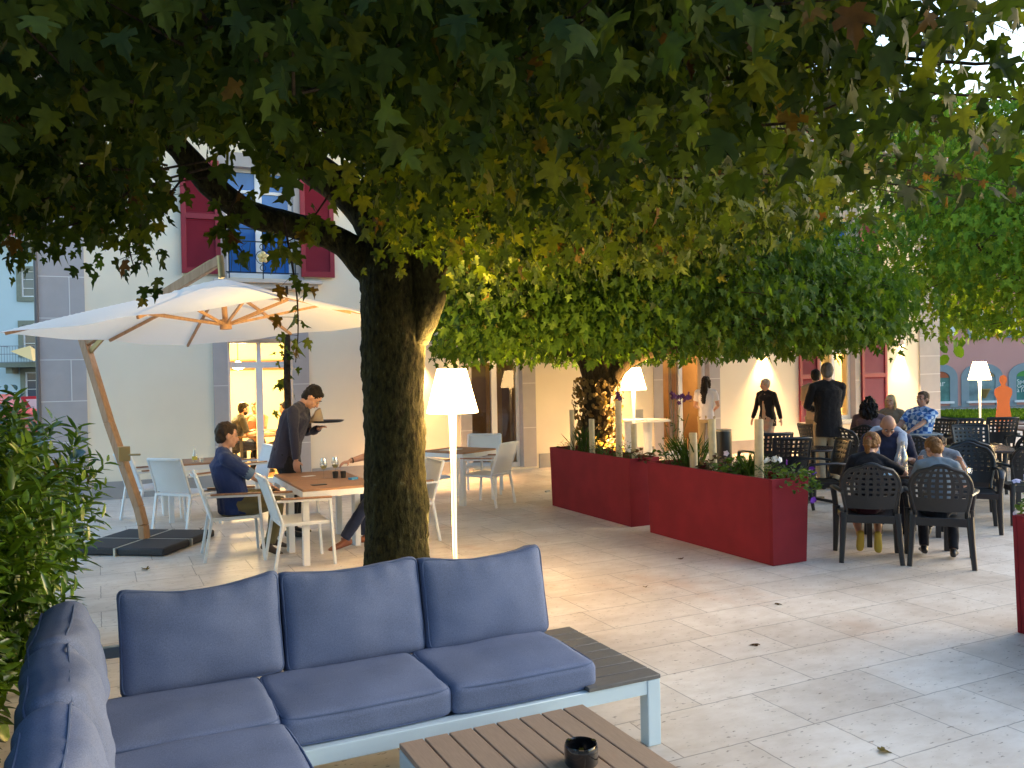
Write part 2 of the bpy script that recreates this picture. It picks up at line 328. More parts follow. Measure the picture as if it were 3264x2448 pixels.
def canvas_mat():
    m, N, L, P = new_mat('cream_canvas'); P.inputs['Base Color'].default_value = (.93, .90, .84, 1); P.inputs['Roughness'].default_value = .9; P.inputs['Specular IOR Level'].default_value = .1
    tc = N.new('ShaderNodeTexCoord'); n = N.new('ShaderNodeTexNoise'); n.inputs['Scale'].default_value = 5; n.inputs['Detail'].default_value = 4; L.new(tc.outputs['Object'], n.inputs['Vector'])
    b = N.new('ShaderNodeBump'); b.inputs['Strength'].default_value = .15; b.inputs['Distance'].default_value = .02; L.new(n.outputs['Fac'], b.inputs['Height']); L.new(b.outputs[0], P.inputs['Normal'])
    t = N.new('ShaderNodeBsdfTranslucent'); t.inputs[0].default_value = (.95, .92, .84, 1); x = N.new('ShaderNodeMixShader'); x.inputs[0].default_value = .33
    L.new(P.outputs[0], x.inputs[1]); L.new(t.outputs[0], x.inputs[2]); L.new(x.outputs[0], N['Material Output'].inputs[0]); return m
M_CANVAS = canvas_mat()
M_BASE = mat('dark_granite', (.035, .034, .038), .7, var=.3, scale=120, bump=.1)
M_BARK = bark('mossy_bark', (.010, .008, .004), (.050, .046, .014), (.15, .15, .12))
M_BARK2 = bark('brown_bark', (.022, .016, .010), (.075, .052, .028), (.12, .09, .05))
M_SKIN = mat('skin', (.50, .27, .19), .55, var=.06, scale=12, sheen=.1)
M_SKIN2 = mat('tanned_skin', (.40, .20, .13), .55, var=.06, scale=12, sheen=.1)
M_BLACK = mat('black_plastic', (.015, .015, .016), .35)
M_SOIL = mat('potting_soil', (.03, .02, .014), .95, var=.4, scale=40, bump=.5)
M_BRASS = mat('brass_plate', (.55, .42, .18), .3, metal=.9, bump=.1, bscale=30)
GL = glass_mat('drinking_glass', (.96, .98, 1), mixf=.22)
M_LED = mat('lamp_shade_glow', (.9, .85, .75), .6, emit=(1.0, .62, .26), estr=9)
M_TREELEAF = leaf_mat('maple_leaf', [(0, (.014, .030, .005)), (.35, (.034, .060, .008)), (.62, (.070, .105, .010)), (.80, (.125, .145, .014)), (.92, (.15, .09, .015)), (1.0, (.08, .035, .012))])
M_TREELEAF2 = leaf_mat('dense_maple_leaf', [(0, (.028, .065, .008)), (.5, (.065, .130, .012)), (.9, (.12, .20, .018)), (1.0, (.16, .14, .03))])
M_TREELEAF3 = leaf_mat('bright_leaf', [(0, (.06, .13, .012)), (.5, (.12, .23, .016)), (.9, (.20, .32, .022)), (1.0, (.24, .22, .03))], trans=.4)
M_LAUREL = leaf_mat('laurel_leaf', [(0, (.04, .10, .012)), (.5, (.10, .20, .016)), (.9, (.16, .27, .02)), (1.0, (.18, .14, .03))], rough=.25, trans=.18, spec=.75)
M_HERB = leaf_mat('herb_leaf', [(0, (.03, .06, .014)), (.5, (.06, .12, .02)), (.8, (.12, .19, .04)), (1.0, (.10, .05, .04))])
M_PURPLE = mat('purple_petal', (.16, .03, .42), .7); M_DPURPLE = mat('dark_purple_petal', (.07, .012, .10), .7); M_LILAC = mat('lilac_petal', (.62, .55, .72), .7)

# ------------------------------------------------------------------ ground and surroundings
me = MB(); me.add([(-300, -300, -.03), (400, -300, -.03), (400, 400, -.03), (-300, 400, -.03)], [(0, 1, 2, 3)])
struct(me.build('street', mat('asphalt', (.10, .10, .105), .9, var=.12, scale=.8, bump=.3, bscale=60)))
me = MB(); me.box(-2.6, 27.0, -9, 14.5, -.15, 0); me.box(19.0, 27, 14.5, 17, -.15, 0)
struct(me.build('terrace', M_TRAV))

# restaurant ---------------------------------------------------------
FY = 14.5
rest = thing('restaurant_building', 'cream rendered restaurant with grey stone corners, wine red shutters and lit glass doors', 'building', (0, FY, 0))
D1 = (1.91, 2.95, .06, 2.45); D2 = (6.17, 7.22, .04, 2.45); D3 = (10.42, 11.62, .04, 2.45); W4 = (14.78, 15.84, .60, 2.55)
U1 = (1.93, 3.02, 3.45, 5.25); U2 = (14.78, 15.84, 3.45, 5.25)
mb = MB(); grid_wall(mb, -.72, 18.68, 0, 6.6, [D1, D2, D3, W4, U1, U2], 0, .38)
mb.box(-.72, -.37, .38, 9.5, 0, 6.6); mb.box(18.33, 18.68, .38, 9.5, 0, 6.6)
mb.build('wall', M_STUCCO, rest)
mb = MB()
for a, b in ((-.10, 1.68), (3.24, 5.98), (7.55, 10.18), (11.88, 17.98)): mb = MB(); mb.box(a, b, -.022, .0, 0, .27); mb.build('plinth', M_PLINTH, rest)
# corner pilasters of big ashlar blocks with pale joints
def pilaster(x0, x1, side, rh=.62, m=M_STONE):
    mb = MB(); mb.box(x0, x1, -.03, 0, 0, 6.6)
    sx = x0 if side < 0 else x1
    mb.box(min(sx, sx + side * .03), max(sx, sx + side * .03), -.03, .7, 0, 6.6)
    k = 0; z = .28
    while z < 6.5:
        mb.box(x0 - (.034 if side < 0 else 0), x1 + (.034 if side > 0 else 0), -.034, -.03, z - .006, z + .006, 1)
        if side < 0 and k % 2 == 0 : mb.box(x0 + .38, x0 + .392, -.034, -.03, z, z + rh, 1)
        z += rh; k += 1
    return mb.build('corner_pilaster', [m, M_JOINT], rest)
pilaster(-.72, -.13, -1); pilaster(18.0, 18.68, 1, .44)
# stone surrounds with pale joints
def surround(x0, x1, z0, z1, sw=.2, zs=(), top=True):
    mb = MB()
    for a, b in ((x0 - sw, x0 + .004), (x1 - .004, x1 + sw + .05)): mb.box(a, b, -.03, .15, z0, z1)
    if top: mb.box(x0 - sw + .001, x1 + sw + .049, -.031, .15, z1 - .004, z1 + .22)
    for z in zs:
        for a, b in ((x0 - sw - .001, x0), (x1, x1 + sw + .051)): mb.box(a, b, -.034, -.03, z - .005, z + .005, 1)
    return mb.build('stone_surround', [M_STONE, M_JOINT], rest)
surround(*D1, sw=.22, zs=(.72, 1.70)); surround(*D2, sw=.22, zs=(.78, 1.62)); surround(*D3, sw=.22, zs=(.78, 1.62)); surround(W4[0], W4[1], .45, 2.55, sw=.1, zs=(1.5,), top=True)
surround(U1[0], U1[1], 3.42, 5.25, sw=.1, zs=(), top=True); surround(U2[0], U2[1], 3.42, 5.25, sw=.1, zs=(), top=True)
def french(x0, x1, z0, z1, trans=None, mull=True, glass=M_GLASS, y=.13, open_leaf=False, rail=None):
    fr = MB(); f = .062
    for a, b in ((x0, x0 + f), (x1 - f, x1)): fr.box(a, b, y, y + .07, z0, z1)
    fr.box(x0 + f, x1 - f, y, y + .07, z0, z0 + .09); fr.box(x0 + f, x1 - f, y, y + .07, z1 - f, z1)
    cx = (x0 + x1) / 2
    zt = z1 - f
    if trans: fr.box(x0 + f, x1 - f, y - .006, y + .07, trans, trans + .10)
    if mull:
        fr.box(cx - .055, cx + .055, y - .010, y + .075, z0 + .09, (trans or zt))
        if trans: fr.box(cx - .035, cx + .035, y - .004, y + .07, trans + .10, zt)
    if rail: fr.box(x0 + f, x1 - f, y + .004, y + .05, rail, rail + .05)
    o = fr.build('window_frame', M_PVC, rest, bevel=.004)
    g = MB(); g.add([(x0 + f, y + .03, z0 + .09), (cx if open_leaf else x1 - f, y + .03, z0 + .09), (cx if open_leaf else x1 - f, y + .03, zt), (x0 + f, y + .03, zt)], [(0, 1, 2, 3)])
    g.build('pane', glass, o)
    return o
french(*D1, trans=1.98); french(*D2, trans=2.02); french(*D3, mull=False, open_leaf=True); french(*W4, trans=2.12, rail=None)
french(*U1, glass=M_SKYGLASS, rail=4.85); french(*U2, glass=M_SKYGLASS)
# door standing open at the third opening
dl = MB(); Md = Matrix.Translation((11.0, .2, 0)) @ Matrix.Rotation(R(72), 4, 'Z')
for a, b, c, d in ((0, .07, .1, 2.4), (.5, .57, .1, 2.4), (.07, .5, .1, .2), (.07, .5, 2.3, 2.4)): dl.box(a, b, 0, .05, c, d, M=Md)
o = dl.build('door', M_PVC, rest, bevel=.004)
g = MB(); g.add([(.07, .025, .2), (.5, .025, .2), (.5, .025, 2.3), (.07, .025, 2.3)], [(0, 1, 2, 3)], M=Md); g.build('pane', M_GLASS, o)
mb = MB(); mb.box(10.93, 11.03, .13, .2, .05, 2.45); mb.build('door_post', M_PVC, rest, bevel=.004)
# shutters
def shutter(x0, x1, z0, z1):
    mb = MB(); f = .075; y0, y1 = -.075, -.03
    for a, b in ((x0, x0 + f), (x1 - f, x1)): mb.box(a, b, y0, y1, z0, z1)
    zs = [z0, (z0 + z1) / 2 - .04, z1 - .09]
    for z in zs: mb.box(x0 + f, x1 - f, y0, y1, z, z + .09)
    z = z0 + .10
    while z < z1 - .1:
        if not (zs[1] - .02 < z < zs[1] + .09): mb.add([(x0 + f, y0 + .012, z), (x1 - f, y0 + .012, z), (x1 - f, y1 - .01, z + .036), (x0 + f, y1 - .01, z + .036)], [(0, 1, 2, 3)])
        z += .032
    mb.box(x0 + f, x1 - f, y1 - .006, y1 + .004, z0 + .09, z1 - .09)
    return mb.build('shutter', M_SHUT, rest, bevel=.003)
shutter(1.25, 1.84, 3.49, 5.3); shutter(3.12, 3.68, 3.49, 5.3)
shutter(14.10, 14.69, .60, 2.6); shutter(16.02, 16.84, .60, 2.6); shutter(14.0, 14.66, 3.49, 5.3); shutter(16.0, 16.6, 3.49, 5.3)
mb = MB()
mb.box(1.72, 3.45, -.14, .0, 3.36, 3.42); mb.box(1.78, 3.39, -.09, 0, 3.27, 3.36)
mb.build('sill', mat('pale_sill', (.55, .50, .45), .8, var=.05), rest, bevel=.01)
mb = MB(); mb.box(14.6, 16.1, -.13, 0, .50, .56); mb.build('sill', MATS['pale_sill'], rest, bevel=.01)
# iron guard rail before upper window
mb = MB()
for z in (3.52, 4.02, 4.22): mb.bar((1.9, -.16, z), (3.05, -.16, z), .018)
for x in (1.95, 2.48, 3.0): mb.bar((x, -.16, 3.42), (x, -.16, 4.24), .016)
for x in (1.95, 3.0): mb.bar((x, -.16, 4.02), (x, 0, 4.02), .016); mb.bar((x, -.16, 3.52), (x, 0, 3.52), .016)
def ring(c, r, n=18, th=.006):
    mb.tube([(c[0] + r * math.cos(2 * math.pi * i / n), c[1], c[2] + r * math.sin(2 * math.pi * i / n)) for i in range(n + 1)], th, 6, cap=False)
for z in (3.60, 3.94): ring((2.48, -.16, z), .045)
ring((2.48, -.16, 3.77), .11)
for x in (2.13, 2.83):
    ring((x, -.16, 3.77), .05)
    mb.tube([(x - .1, -.16, 4.0), (x - .02, -.16, 3.93), (x - .06, -.16, 3.86), (x, -.16, 3.82)], .006, 6); mb.tube([(x + .1, -.16, 4.0), (x + .02, -.16, 3.93), (x + .06, -.16, 3.86), (x, -.16, 3.82)], .006, 6)
    mb.tube([(x, -.16, 3.72), (x, -.16, 3.53)], .006, 6); mb.tube([(x - .15, -.16, 3.53), (x - .13, -.16, 3.75), (x - .16, -.16, 4.0)], .006, 6); mb.tube([(x + .15, -.16, 3.53), (x + .13, -.16, 3.75), (x + .16, -.16, 4.0)], .006, 6)
rail = mb.build('guard_rail', M_IRON, rest)
mb = MB()
for i in range(5):
    a = i * 2 * math.pi / 5 + .3; mb.ell((2.48 + .055 * math.cos(a), -.19, 3.77 + .055 * math.sin(a)), (.042, .015, .042), n=10, m=6)
mb.ell((2.48, -.21, 3.77), (.025, .02, .025), n=8, m=6); mb.build('flower_ornament', mat('gilt', (.62, .50, .22), .5, metal=.3), rail)
# roof: hipped, tiled, with gutter and soffit
tm, N, L, P = new_mat('red_roof_tiles')
tc = N.new('ShaderNodeTexCoord'); wv = N.new('ShaderNodeTexWave'); wv.bands_direction = 'Z'; wv.wave_profile = 'SAW'; wv.inputs['Scale'].default_value = 3.2; wv.inputs['Distortion'].default_value = .4; L.new(tc.outputs['Object'], wv.inputs['Vector'])
w2 = N.new('ShaderNodeTexWave'); w2.bands_direction = 'X'; w2.inputs['Scale'].default_value = 1.6; w2.inputs['Distortion'].default_value = .3; L.new(tc.outputs['Object'], w2.inputs['Vector'])
nz = N.new('ShaderNodeTexNoise'); nz.inputs['Scale'].default_value = 5; L.new(tc.outputs['Object'], nz.inputs['Vector'])
cr = N.new('ShaderNodeValToRGB'); cr.color_ramp.elements[0].color = (.22, .055, .045, 1); cr.color_ramp.elements[1].color = (.46, .15, .12, 1); cr.color_ramp.elements[0].position = .3; cr.color_ramp.elements[1].position = .7; L.new(nz.outputs['Fac'], cr.inputs[0]); L.new(cr.outputs[0], P.inputs['Base Color'])
ad = N.new('ShaderNodeMath'); ad.operation = 'ADD'; L.new(wv.outputs['Fac'], ad.inputs[0]); L.new(w2.outputs['Fac'], ad.inputs[1])
bp = N.new('ShaderNodeBump'); bp.inputs['Strength'].default_value = 1; bp.inputs['Distance'].default_value = .05; L.new(ad.outputs[0], bp.inputs['Height']); L.new(bp.outputs[0], P.inputs['Normal'])
mb = MB(); e = .65; x0, x1, y0, y1, z0, zr = -.72 - e, 18.68 + e, -e, 9.9 + e, 6.62, 9.6
n = 26
def roofpt(u, t): # front slope rows as real stepped courses
    return None
ridge_a, ridge_b = (x0 + 5, (y0 + y1) / 2, zr), (x1 - 5, (y0 + y1) / 2, zr)
for i in range(n):
    t0, t1 = i / n, (i + 1) / n
    def pt(c, rr, t, lift): return (c[0] + (rr[0] - c[0]) * t, c[1] + (rr[1] - c[1]) * t, c[2] + (rr[2] - c[2]) * t + lift)
    cs = [(x0, y0, z0), (x1, y0, z0), (x1, y1, z0), (x0, y1, z0)]; rs = [ridge_a, ridge_b, ridge_b, ridge_a]
    for k in range(4):
        a, b, ra, rb = cs[k], cs[(k + 1) % 4], rs[k], rs[(k + 1) % 4]
        mb.add([pt(a, ra, t0, .04), pt(b, rb, t0, .04), pt(b, rb, t1, .0), pt(a, ra, t1, .0)], [(0, 1, 2, 3)])
        mb.add([pt(a, ra, t0, 0), pt(b, rb, t0, 0), pt(b, rb, t0, .04), pt(a, ra, t0, .04)], [(0, 1, 2, 3)])
roof = mb.build('roof', tm, rest)
mb = MB(); mb.box(x0, x1, y0, y1, 6.5, 6.615); mb.build('soffit', mat('soffit_boards', (.40, .33, .25), .8), rest)
mb = MB(); mb.tube([(x0, y0 - .07, 6.6), (x1 + .07, y0 - .07, 6.6)], .075, 10); mb.tube([(x1 + .07, y0 - .07, 6.6), (x1 + .07, y1, 6.6)], .075, 10); mb.build('gutter', mat('zinc', (.12, .11, .12), .4, metal=.5), roof)
# balcony-like canopy on the left flank
mb = MB(); mb.box(-1.10, -.725, .42, 6.2, 4.40, 4.46); mb.box(-1.14, -1.10, .38, 6.2, 4.40, 4.56, 1); mb.box(-1.14, -.725, .38, .42, 4.40, 4.56, 1)
mb.build('side_canopy', [mat('beige_boards', (.62, .50, .32), .7), M_PVC], rest)
mb = MB(); mb.tube([(-.77, -.05, 6.5), (-.77, -.05, .1)], .03, 8); mb.build('downpipe', mat('zinc2', (.12, .12, .13), .5, metal=.4), rest)
# interiors -----------------------------------------------------------
MI_Y = mat('yellow_interior', (.84, .78, .50), .9); MI_D = mat('dark_interior', (.20, .14, .085), .9, var=.2, scale=2); MI_O = mat('orange_interior', (.30, .17, .08), .8, var=.2, scale=2); MI_W = mat('cream_interior', (.80, .68, .44), .9)
MI_F = mat('parquet', (.36, .19, .09), .4, var=.15, scale=4, stretch=(1, 8, 1))
def room(x0, x1, y1, zc, m, beam=None):
    mb = MB(); y0 = .38
    mb.box(x0, x1, y1, y1 + .1, 0, zc); mb.box(x0 - .08, x0, y0, y1 + .1, 0, zc); mb.box(x1, x1 + .08, y0, y1 + .1, 0, zc); mb.box(x0 - .08, x1 + .08, y0, y1 + .1, zc, zc + .1)
    mb.box(x0, x1, y0, y1, .0, .02, 1)
    return mb.build('interior_room', [m, MI_F], rest)
room(.1, 5.6, 5.4, 2.62, MI_Y); room(5.8, 9.6, 4.4, 2.62, MI_D); room(9.8, 13.9, 4.4, 2.62, MI_O); room(14.1, 17.9, 3.4, 2.62, MI_W)
mb = MB(); mb.box(.12, 5.58, 5.2, 5.35, 1.98, 2.2); mb.box(.12, 5.58, 1.2, 1.35, 2.52, 2.6); mb.build('ceiling_beam', mat('brown_beam', (.16, .07, .03), .7), rest)
# curtains
def curtain(x0, x1, y, z0, z1, m, amp=.025, k=7):
    mb = MB(); n = 60; vs = []
    for i in range(n + 1):
        x = x0 + (x1 - x0) * i / n; yy = y + amp * math.sin(i / n * k * 2 * math.pi)
        vs += [(x, yy, z0), (x, yy, z1)]
    mb.add(vs, [(2 * i, 2 * i + 2, 2 * i + 3, 2 * i + 1) for i in range(n)]); return mb.build('curtain', m, rest)
M_CURT = mat('ochre_curtain', (.52, .36, .13), .9); M_CURT2 = mat('cream_curtain', (.75, .66, .45), .9)
curtain(6.72, 7.05, .55, .1, 2.4, M_CURT); curtain(14.8, 15.05, .5, .5, 2.5, M_CURT2); curtain(15.35, 15.75, .5, .5, 2.5, M_CURT2); curtain(5.9, 6.15, .6, .1, 2.4, M_CURT)
mb = MB()
for z in (.9, 1.15, 1.4, 1.65): mb.box(6.3, 6.85, 2.6, 2.9, z, z + .02)
mb.box(6.25, 6.3, 2.55, 2.95, 0, 1.95); mb.box(6.85, 6.9, 2.55, 2.95, 0, 1.95); mb.box(6.25, 6.9, 2.9, 2.95, 0, 1.95); mb.box(6.25, 6.9, 2.55, 2.95, 1.95, 2.0)
for z in (.92, 1.17, 1.42):
    for i in range(5): mb.lathe([(.03, 0), (.035, .1), (.02, .14), (.012, .2)], 8, 1, (6.36 + i * .11, 2.72, z))
mb.build('glass_cabinet', [mat('walnut', (.07, .035, .02), .4), GL], rest)
def pt_light(name, loc, energy, col=(1, .72, .36), rad=.08, kind='POINT', rot=None, size=None, blend=.3, parent=None):
    l = bpy.data.lights.new(name, kind); l.energy = energy; l.color = col; l.shadow_soft_size = rad
    if kind == 'SPOT': l.spot_size = size; l.spot_blend = blend
    o = bpy.data.objects.new(name, l); COL.objects.link(o); o.location = loc
    if rot: o.rotation_euler = rot
    if parent: o.parent = parent
    return o
def ceiling_lamp(x, y, z, e, label, glow=9, col=(1, .68, .28)):
    t = thing('ceiling_lamp', label, 'lamp', (x, y, z))
    mb = MB(); mb.lathe([(.02, .12), (.05, .1), (.12, .05), (.15, 0), (.14, -.02), (.05, -.05), (.01, -.055)], 20)
    mb.build('lamp_bowl', mat('warm_bowl_glow', (.9, .8, .6), .5, emit=(1, .72, .30), estr=glow), t)
    mb = MB(); mb.tube([(0, 0, .12), (0, 0, 2.62 - z)], .008, 6); mb.build('stem', M_BLACK, t)
    pt_light('bulb', (0, 0, -.12), e, col, .12, parent=t)
    return t
ceiling_lamp(2.52, 17.6, 2.04, 200, 'glowing bowl lamp hanging behind the left lit glass door')
ceiling_lamp(4.3, 16.6, 2.2, 150, 'bowl lamp deep in the yellow dining room, right of the left glass door')
ceiling_lamp(6.6, 18.2, 2.3, 22, 'dim lamp in the room behind the middle glass door', glow=.6)
ceiling_lamp(12.6, 17.6, 2.2, 50, 'lamp in the orange room behind the open door')
ceiling_lamp(16.9, 16.4, 2.2, 90, 'lamp in the room behind the red shuttered ground floor window')

# wall downlights -------------------------------------------------------
wl = []
for i, (x, lab) in enumerate(((5.1, 'small wall downlight beside the large maple trunk, leftmost of the facade'), (9.1, 'small wall downlight behind the second tree trunk'), (13.1, 'small wall downlight above the woman in the dark blazer'), (17.35, 'small wall downlight right of the red shuttered window'))):
    if i == 0:
        t = thing('wall_downlight', lab, 'wall lamp', (x, FY, 2.36), 0, 'downlights along the facade'); t0 = t
        mb = MB(); mb.box(-.045, .045, -.14, 0, -.06, .06); mb.build('housing', mat('white_enamel', (.7, .7, .7), .4), t, bevel=.005)
        mb = MB(); mb.lathe([(.032, 0), (.032, -.005)], 16, c=(0, -.09, -.062)); mb.build('lens', mat('downlight_glow', (.9, .8, .6), .5, emit=(1, .75, .36), estr=40), t)
        pt_light('beam', (0, -.09, -.075), 330, (1, .52, .19), .05, 'SPOT', (R(-9), 0, 0), R(78), .6, parent=t)
    else: dup(t0, (x, FY, 2.36), 0, lab, 'downlights along the facade')
# ------------------------------------------------------------------ helper: build with world coordinates under an unrotated root
def bw(mb, name, mats, root, **k):
    l = root.location
    mb.v = [(p[0] - l.x, p[1] - l.y, p[2] - l.z) for p in mb.v]
    return mb.build(name, mats, root, **k)

# floor lamps ----------------------------------------------------------
def make_floor_lamp(loc, label, light_e=9):
    t = thing('floor_lamp', label, 'lamp', loc, 0, 'glowing white floor lamps')
    mb = MB(); mb.lathe([(.217, 1.495), (.219, 1.505), (.126, 1.862), (.121, 1.870)], 40, cap=False)
    mb.build('lamp_shade', M_LED, t)
    mb = MB(); mb.tube([(0, 0, .02), (0, 0, .5), (0, 0, 1.0), (0, 0, 1.50)], [.016, .018, .022, .034], 16)
    mb.build('pole', mat('glowing_white_pole', (.85, .82, .76), .4, emit=(1, .72, .40), estr=.35), t)
    mb = MB(); mb.lathe([(.09, 0), (.09, .012), (.03, .03)], 28); mb.build('base', M_WHITE, t)
    pt_light('bulb', (0, 0, 1.68), light_e, (1, .62, .24), .05, parent=t)
    pt_light('upward_bulb', (0, 0, 1.76), 120, (1, .62, .20), .04, 'SPOT', (R(180), 0, 0), R(130), .5, parent=t)
    return t
lamp1 = make_floor_lamp((2.72, 6.80, 0), 'white glowing floor lamp right beside the mossy maple trunk, nearest of the floor lamps')
dup(lamp1, (8.21, 12.25, 0), 0, 'white glowing floor lamp right of the ivy covered trunk, behind the left red planter', 'glowing white floor lamps')
dup(lamp1, (16.65, 11.94, 0), 0, 'white glowing floor lamp in front of the pink house, farthest right', 'glowing white floor lamps')

# corner sofa -----------------------------------------------------------
def cushion(name, w, d, h, r, puff, center, parent, mt, rot=None, dip=0.0, n=22, seed=0, wr=.0032, pinch=0.0, thin='z', piping=True):
    hx, hy, hz = w / 2, d / 2, h / 2; H3 = (hx, hy, hz)
    bm = bmesh.new(); t = np.linspace(-1, 1, n + 1)
    t = np.sign(t) * (1 - (1 - np.abs(t)) ** 1.25)
    for ax in range(3):
        for s in (-1, 1):
            g = {}
            for i, a in enumerate(t):
                for j, b in enumerate(t):
                    p = [0, 0, 0]; p[ax] = s; p[(ax + 1) % 3] = a; p[(ax + 2) % 3] = b
                    P = [p[k] * H3[k] for k in range(3)]; q = [max(-H3[k] + r, min(H3[k] - r, P[k])) for k in range(3)]
                    dv = Vector([P[k] - q[k] for k in range(3)]); 
                    if dv.length > 1e-9: dv.normalize()
                    x, y, z = [q[k] + dv[k] * r for k in range(3)]
                    u, v_, ww = x / hx, y / hy, z / hz
                    sd = seed * 7.3
                    if thin == 'z':
                        z += ww * puff * (1 - u * u) ** .8 * (1 - v_ * v_) ** .8 if abs(u) < 1 and abs(v_) < 1 else 0
                        e = max(abs(u), abs(v_)) ** 6
                        z += 2.2 * wr * max(0, ww) * noise.noise(Vector((x * 4 + sd, y * 4, 1))) + wr * noise.noise(Vector((x * 9 + sd, y * 9, z * 4))) + wr * 1.2 * e * noise.noise(Vector((x * 22, y * 22 + sd, z * 8)))
                        bow = .012
                        x += u * bow * (1 - v_ * v_) ; y += v_ * bow * (1 - u * u)
                    else:
                        if abs(u) < 1 and abs(ww) < 1: y += v_ * puff * (1 - u * u) ** .65 * (1 - ww * ww) ** .65
                        z -= dip * (1 - u * u) * max(0, ww) ** 2
                        x -= u * pinch * (1 - ww * ww)
                        # gathered folds running down from the top seam
                        fm = max(0, ww) ** 3 * (1 - abs(u) ** 4)
                        y += v_ * .009 * fm * math.sin(u * 17 + sd + 3 * noise.noise(Vector((u * 2, sd, 0))))
                        y += wr * 2.6 * noise.noise(Vector((x * 5 + sd, z * 5, 0))) + wr * 1.3 * noise.noise(Vector((x * 3 + z * 9 + sd, z * 3, 4))) + wr * noise.noise(Vector((x * 16 + sd, z * 13, 2)))
                        z += .006 * noise.noise(Vector((x * 7, sd, 3)))
                    g[i, j] = bm.verts.new((x, y, z))
            for i in range(n):
                for j in range(n):
                    f = [g[i, j], g[i + 1, j], g[i + 1, j + 1], g[i, j + 1]]
                    bm.faces.new(f if s > 0 else f[::-1])
    bmesh.ops.remove_doubles(bm, verts=bm.verts, dist=1e-4)
    for f in bm.faces: f.smooth = True
    # piping: follow the seam loop
    me = bpy.data.meshes.new(name); bm.to_mesh(me)
    o = raw(name, me, [mt], parent); o.location = center
    if rot: o.rotation_euler = rot
    if piping:
        mb = MB(); ks = 30
        for s in (-1, 1):
            pts = []
            for k in range(4 * ks):
                e, f = divmod(k, ks); a = -1 + 2 * f / ks
                c2 = [(a, -1), (1, a), (-a, 1), (-1, -a)][e]
                if thin == 'z':
                    x, y = c2[0] * (hx - r * .25), c2[1] * (hy - r * .25); u, v_ = x / hx, y / hy
                    cr_ = min(1, (abs(c2[0]) ** 10) * (abs(c2[1]) ** 10)); x -= c2[0] * r * .35 * cr_; y -= c2[1] * r * .35 * cr_
                    x += u * .012 * (1 - v_ * v_); y += v_ * .012 * (1 - u * u)
                    pts.append((x, y, s * (hz - r * .25)))
                else:
                    x, z = c2[0] * (hx - r * .22), c2[1] * (hz - r * .22); u, ww = x / hx, z / hz
                    cr_ = min(1, (abs(c2[0]) ** 10) * (abs(c2[1]) ** 10)); x -= c2[0] * r * .35 * cr_; z -= c2[1] * r * .35 * cr_
                    z -= dip * (1 - u * u) * max(0, ww) ** 2; x -= u * pinch * (1 - ww * ww)
                    pts.append((x, s * (hy - r * .22), z))
            pts.append(pts[0]); pts.append(pts[1])
            mb.tube(pts, .0045, 6, cap=False)
        mb.build('piping', M_PIPE, o)
    return o
sofa = thing('corner_sofa', 'blue grey cushioned corner sofa on a white metal frame with a grey slatted end', 'sofa', (-.30, 4.36, 0))
SOX, SOY = -.30, 4.36
def sc(x, y, z): return (x - SOX, y - SOY, z)
mb = MB()
for y in (3.46, 4.30): mb.box(-.28, 2.44, y, y + .06, .255, .325)           # long rails
for x in (2.38,): mb.box(x, x + .06, 3.52, 4.30, .255, .325)
for x in (-.28, .60): mb.box(x, x + .06, 1.9, 3.46, .255, .325)
mb.box(-.28, -.22, 3.52, 4.30, .255, .325)
bw(mb, 'frame', M_SKYLIT, sofa, bevel=.004)
for x, y in ((2.37, 3.455), (2.37, 4.295), (.595, 1.9), (-.285, 1.9), (-.285, 4.295)):
    mb = MB(); mb.box(x, x + .075, y, y + .07, 0, .254 if not (x > 2) else .3245); bw(mb, 'leg', M_SKYLIT, sofa, bevel=.005)
mb = MB()
mb.box(-.28, 2.02, 4.31, 4.35, .56, .61); 
for x in (-.28, .9, 1.98): mb.box(x, x + .04, 4.31, 4.35, .325, .56)
mb.box(-.28, -.24, 2.0, 4.31, .56, .61)
for y in (2.0, 3.1): mb.box(-.28, -.24, y, y + .04, .325, .56)
bw(mb, 'back_rail', M_SKYLIT, sofa, bevel=.003)
mb = MB()
for i in range(7): mb.box(.69 - .6, 2.03, 3.53 + i * .112, 3.53 + i * .112 + .09, .290, .312)
bw(mb, 'seat_slats', M_SKYLIT, sofa)
mb = MB()
for i in range(8): mb.box(2.04, 2.445, 3.452 + i * .1135, 3.452 + i * .1135 + .104, .326, .346)
bw(mb, 'end_table_top', M_SLATG, sofa, bevel=.003)
SC_Z = .39
cs = [(.285, 3.81, .72, .60), (1.01, 3.80, .735, .60), (1.745, 3.79, .735, .60), (.285, 3.12, .74, .76), (.285, 2.34, .74, .78)]
for k, (x, y, a, b) in enumerate(cs):
    cushion('seat_cushion', a, b, .125, .035, .016, sc(x, y, .388), sofa, M_SOFA, seed=k + 1, rot=(0, 0, R((-.6, .4, -.3, .5, 0)[k])))
bk = [(.415, 4.20, .70, -2), (1.115, 4.19, .695, .5), (1.815, 4.18, .70, 1.5)]
for k, (x, y, a, rz) in enumerate(bk):
    cushion('back_cushion', a + .012, .17, .485, .045, .05, sc(x, y, .660 - .006 * k), sofa, M_SOFA, rot=(R(-13), R((-1.0, -.6, .5)[k]), R(rz)), dip=(.05, .03, .045)[k], pinch=.006, thin='y', seed=k + 11)
for k, (x, y, a, rz) in enumerate([(-.13, 3.93, .66, 88), (-.12, 3.28, .66, 92), (-.11, 2.62, .66, 89)]):
    cushion('back_cushion', a, .16, .44, .065, .05, sc(x, y, .66), sofa, M_SOFA, rot=(R(-15), 0, R(rz)), dip=.03, pinch=.018, thin='y', seed=k + 31, wr=.008)

